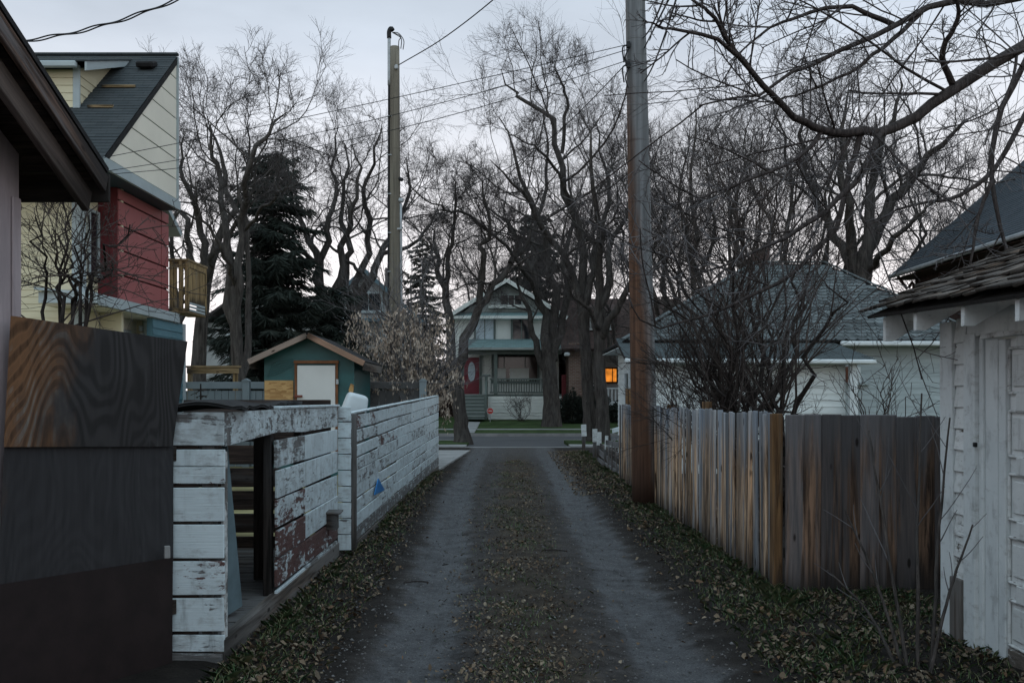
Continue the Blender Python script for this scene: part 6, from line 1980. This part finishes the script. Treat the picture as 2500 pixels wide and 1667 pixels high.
x, y = scatter(75000, -1.8, 3.3, 4.8, 31, leaf_density, 1.5)
ok = ~((x > 2.2) & ((y > 8.2) | (y < 6.0) & (x > 2.95)))
x, y = x[ok], y[ok]
n = len(x)
z = gz(x, y) + .008 + .018 * rng.random(n)
a = rng.random(n) * 6.283
L = (.006 + .022 * rng.random(n) ** 1.7) * (1 - .3 * (np.abs(x - .05) < 1.0))
W = L * (.45 + .3 * rng.random(n))
tx, ty = rng.normal(size=n) * .45, rng.normal(size=n) * .45
ca, sa = np.cos(a), np.sin(a)
U = np.stack([ca, sa, tx], -1) * L[:, None]
Wv = np.stack([-sa, ca, ty], -1) * W[:, None]
C = np.stack([x, y, z], -1)
up = np.array([0, 0, 1.0]) * (L * .35)[:, None]
V = np.stack([C - U, C - U * .2 + Wv + up, C + U * .55 + Wv * .6 + up * .8, C + U, C + U * .55 - Wv * .6 + up * .9, C - U * .2 - Wv + up], 1).reshape(-1, 3)
b6 = np.arange(n)[:, None] * 6
T = np.vstack([b6 + np.array([[0, 5, 4, 3]]), b6 + np.array([[0, 3, 2, 1]])])
lv = mobj('fallen_leaves', np_mesh('fallen_leaves', V, [T], MT['leaves']))
tag(lv, 'brown fallen leaves littering the verges and the middle of the alley', 'leaves', kind='stuff')


def grass_density(x, y):
    n = .5 + .5 * np.sin(x * 4.1 + 1.9 * np.sin(y * 1.3 + 1)) * np.sin(y * 2.3 + 1.3 * np.sin(x * 3.7))
    sh = sm((y - 6) / 14)
    vr = sm((x - 1.45) / .3) * np.clip(.1 + 1.3 * n * (.4 + .6 * np.sin(y * .9 + 1.2) ** 2), 0, 1)
    vl = sm((-1.1 - .3 * sh - x) / .25) * (.25 + .8 * n)
    edge = (np.exp(-((x - 2.1) / .14) ** 2) + np.exp(-((x + 1.64) / .09) ** 2)) * (.05 + .55 * n * n)
    cen = np.exp(-((x - .0) / .33) ** 2) * np.clip(n - .3, 0, 1) * 1.5 * (y < 26)
    return np.clip(1.0 * vr + .6 * vl + .8 * edge + .8 * cen, 0, 1)


x, y = scatter(140000, -1.78, 3.3, 4.8, 30, grass_density, 1.7)
ok = ~((x > 2.2) & ((y > 8.25) | (y < 6.0) & (x > 2.95))) & ~((x < -1.2) & (y > 22.6))
x, y = x[ok], y[ok]
n = len(x)
z = gz(x, y) - .005
hgt = (.02 + .045 * rng.random(n) ** 2) * (1 + .5 * (np.abs(x - 2.1) < .1) + .4 * (np.abs(x + 1.66) < .06) - .35 * (np.abs(x) < .6))
a = rng.random(n) * 6.283
ln = np.stack([np.cos(a), np.sin(a), np.zeros(n)], -1) * (hgt * (.3 + 1.5 * rng.random(n)))[:, None]
C = np.stack([x, y, z], -1)
wv = np.stack([-np.sin(a), np.cos(a), np.zeros(n)], -1) * (.0012 + .0013 * rng.random(n))[:, None]
upv = np.array([0, 0, 1.0]) * hgt[:, None]
V = np.stack([C - wv, C + wv, C + ln * .35 + upv * .65 + wv * .7, C + ln + upv * .95, C + ln * .35 + upv * .65 - wv * .7], 1).reshape(-1, 3)
F = np.arange(n)[:, None] * 5 + np.arange(5)[None]
gr = mobj('grass', np_mesh('grass', V, [F], MT['grass']))
tag(gr, 'rough autumn grass along the alley verges', 'grass', kind='stuff')

# scattered stones pressed into the gravel
n = 9000
x, y = rng.uniform(-1.3, 1.5, n), 4.8 + 22 * rng.random(n) ** 1.7
s = .004 + .010 * rng.random(n) ** 3
z = gz(x, y) + s * .3
octv = np.array([[1, 0, 0], [0, 1, 0], [-1, 0, 0], [0, -1, 0], [0, 0, .7], [0, 0, -.7]])
rot = rng.random(n) * 6.283
V = octv[None] * (1 + .35 * rng.normal(size=(n, 6, 1))) * s[:, None, None]
c, si = np.cos(rot)[:, None], np.sin(rot)[:, None]
V = np.stack([V[..., 0] * c - V[..., 1] * si, V[..., 0] * si + V[..., 1] * c, V[..., 2]], -1) + np.stack([x, y, z], -1)[:, None]
T = np.array([[0, 1, 4], [1, 2, 4], [2, 3, 4], [3, 0, 4], [1, 0, 5], [2, 1, 5], [3, 2, 5], [0, 3, 5]])
T = (np.arange(n)[:, None, None] * 6 + T[None]).reshape(-1, 3)
st = mobj('gravel', np_mesh('gravel', V.reshape(-1, 3), [T], mat_islands('alley_stones', [(.06, .06, .06), (.12, .12, .125), (.2, .2, .2), (.09, .085, .08)])))
tag(st, 'loose small stones on the alley surface', 'gravel', kind='stuff')

# odd single sticks and leaves on the tracks
for (pxx, pyy, l, ang, r) in ((985, 1415, .22, 10, .006), (1080, 1365, .09, 4, .005), (1128, 1300, .08, 15, .004), (1330, 1345, .25, -20, .006)):
    dd = EYE * FPX / (pyy - HY)
    p = P(pxx, pyy, dd)
    zz = float(gz(p.x, p.y)) + .008
    q = Vector((math.cos(R(ang)) * l, math.sin(R(ang)) * l, 0))
    tag(tube('stick', [(p.x, p.y, zz), (p.x + q.x * .5, p.y + q.y * .5 + .01, zz + .006), (p.x + q.x, p.y + q.y, zz)], r, MT['bark_lilac'], None, 5), {985: 'longest dark stick lying across the left wheel track', 1080: 'short dark stick in the middle of the left wheel track', 1128: 'small dark stick at the inner edge of the left track', 1330: 'dark stick on the dirt left of the right wheel track'}[pxx], 'stick', 'sticks on the alley')
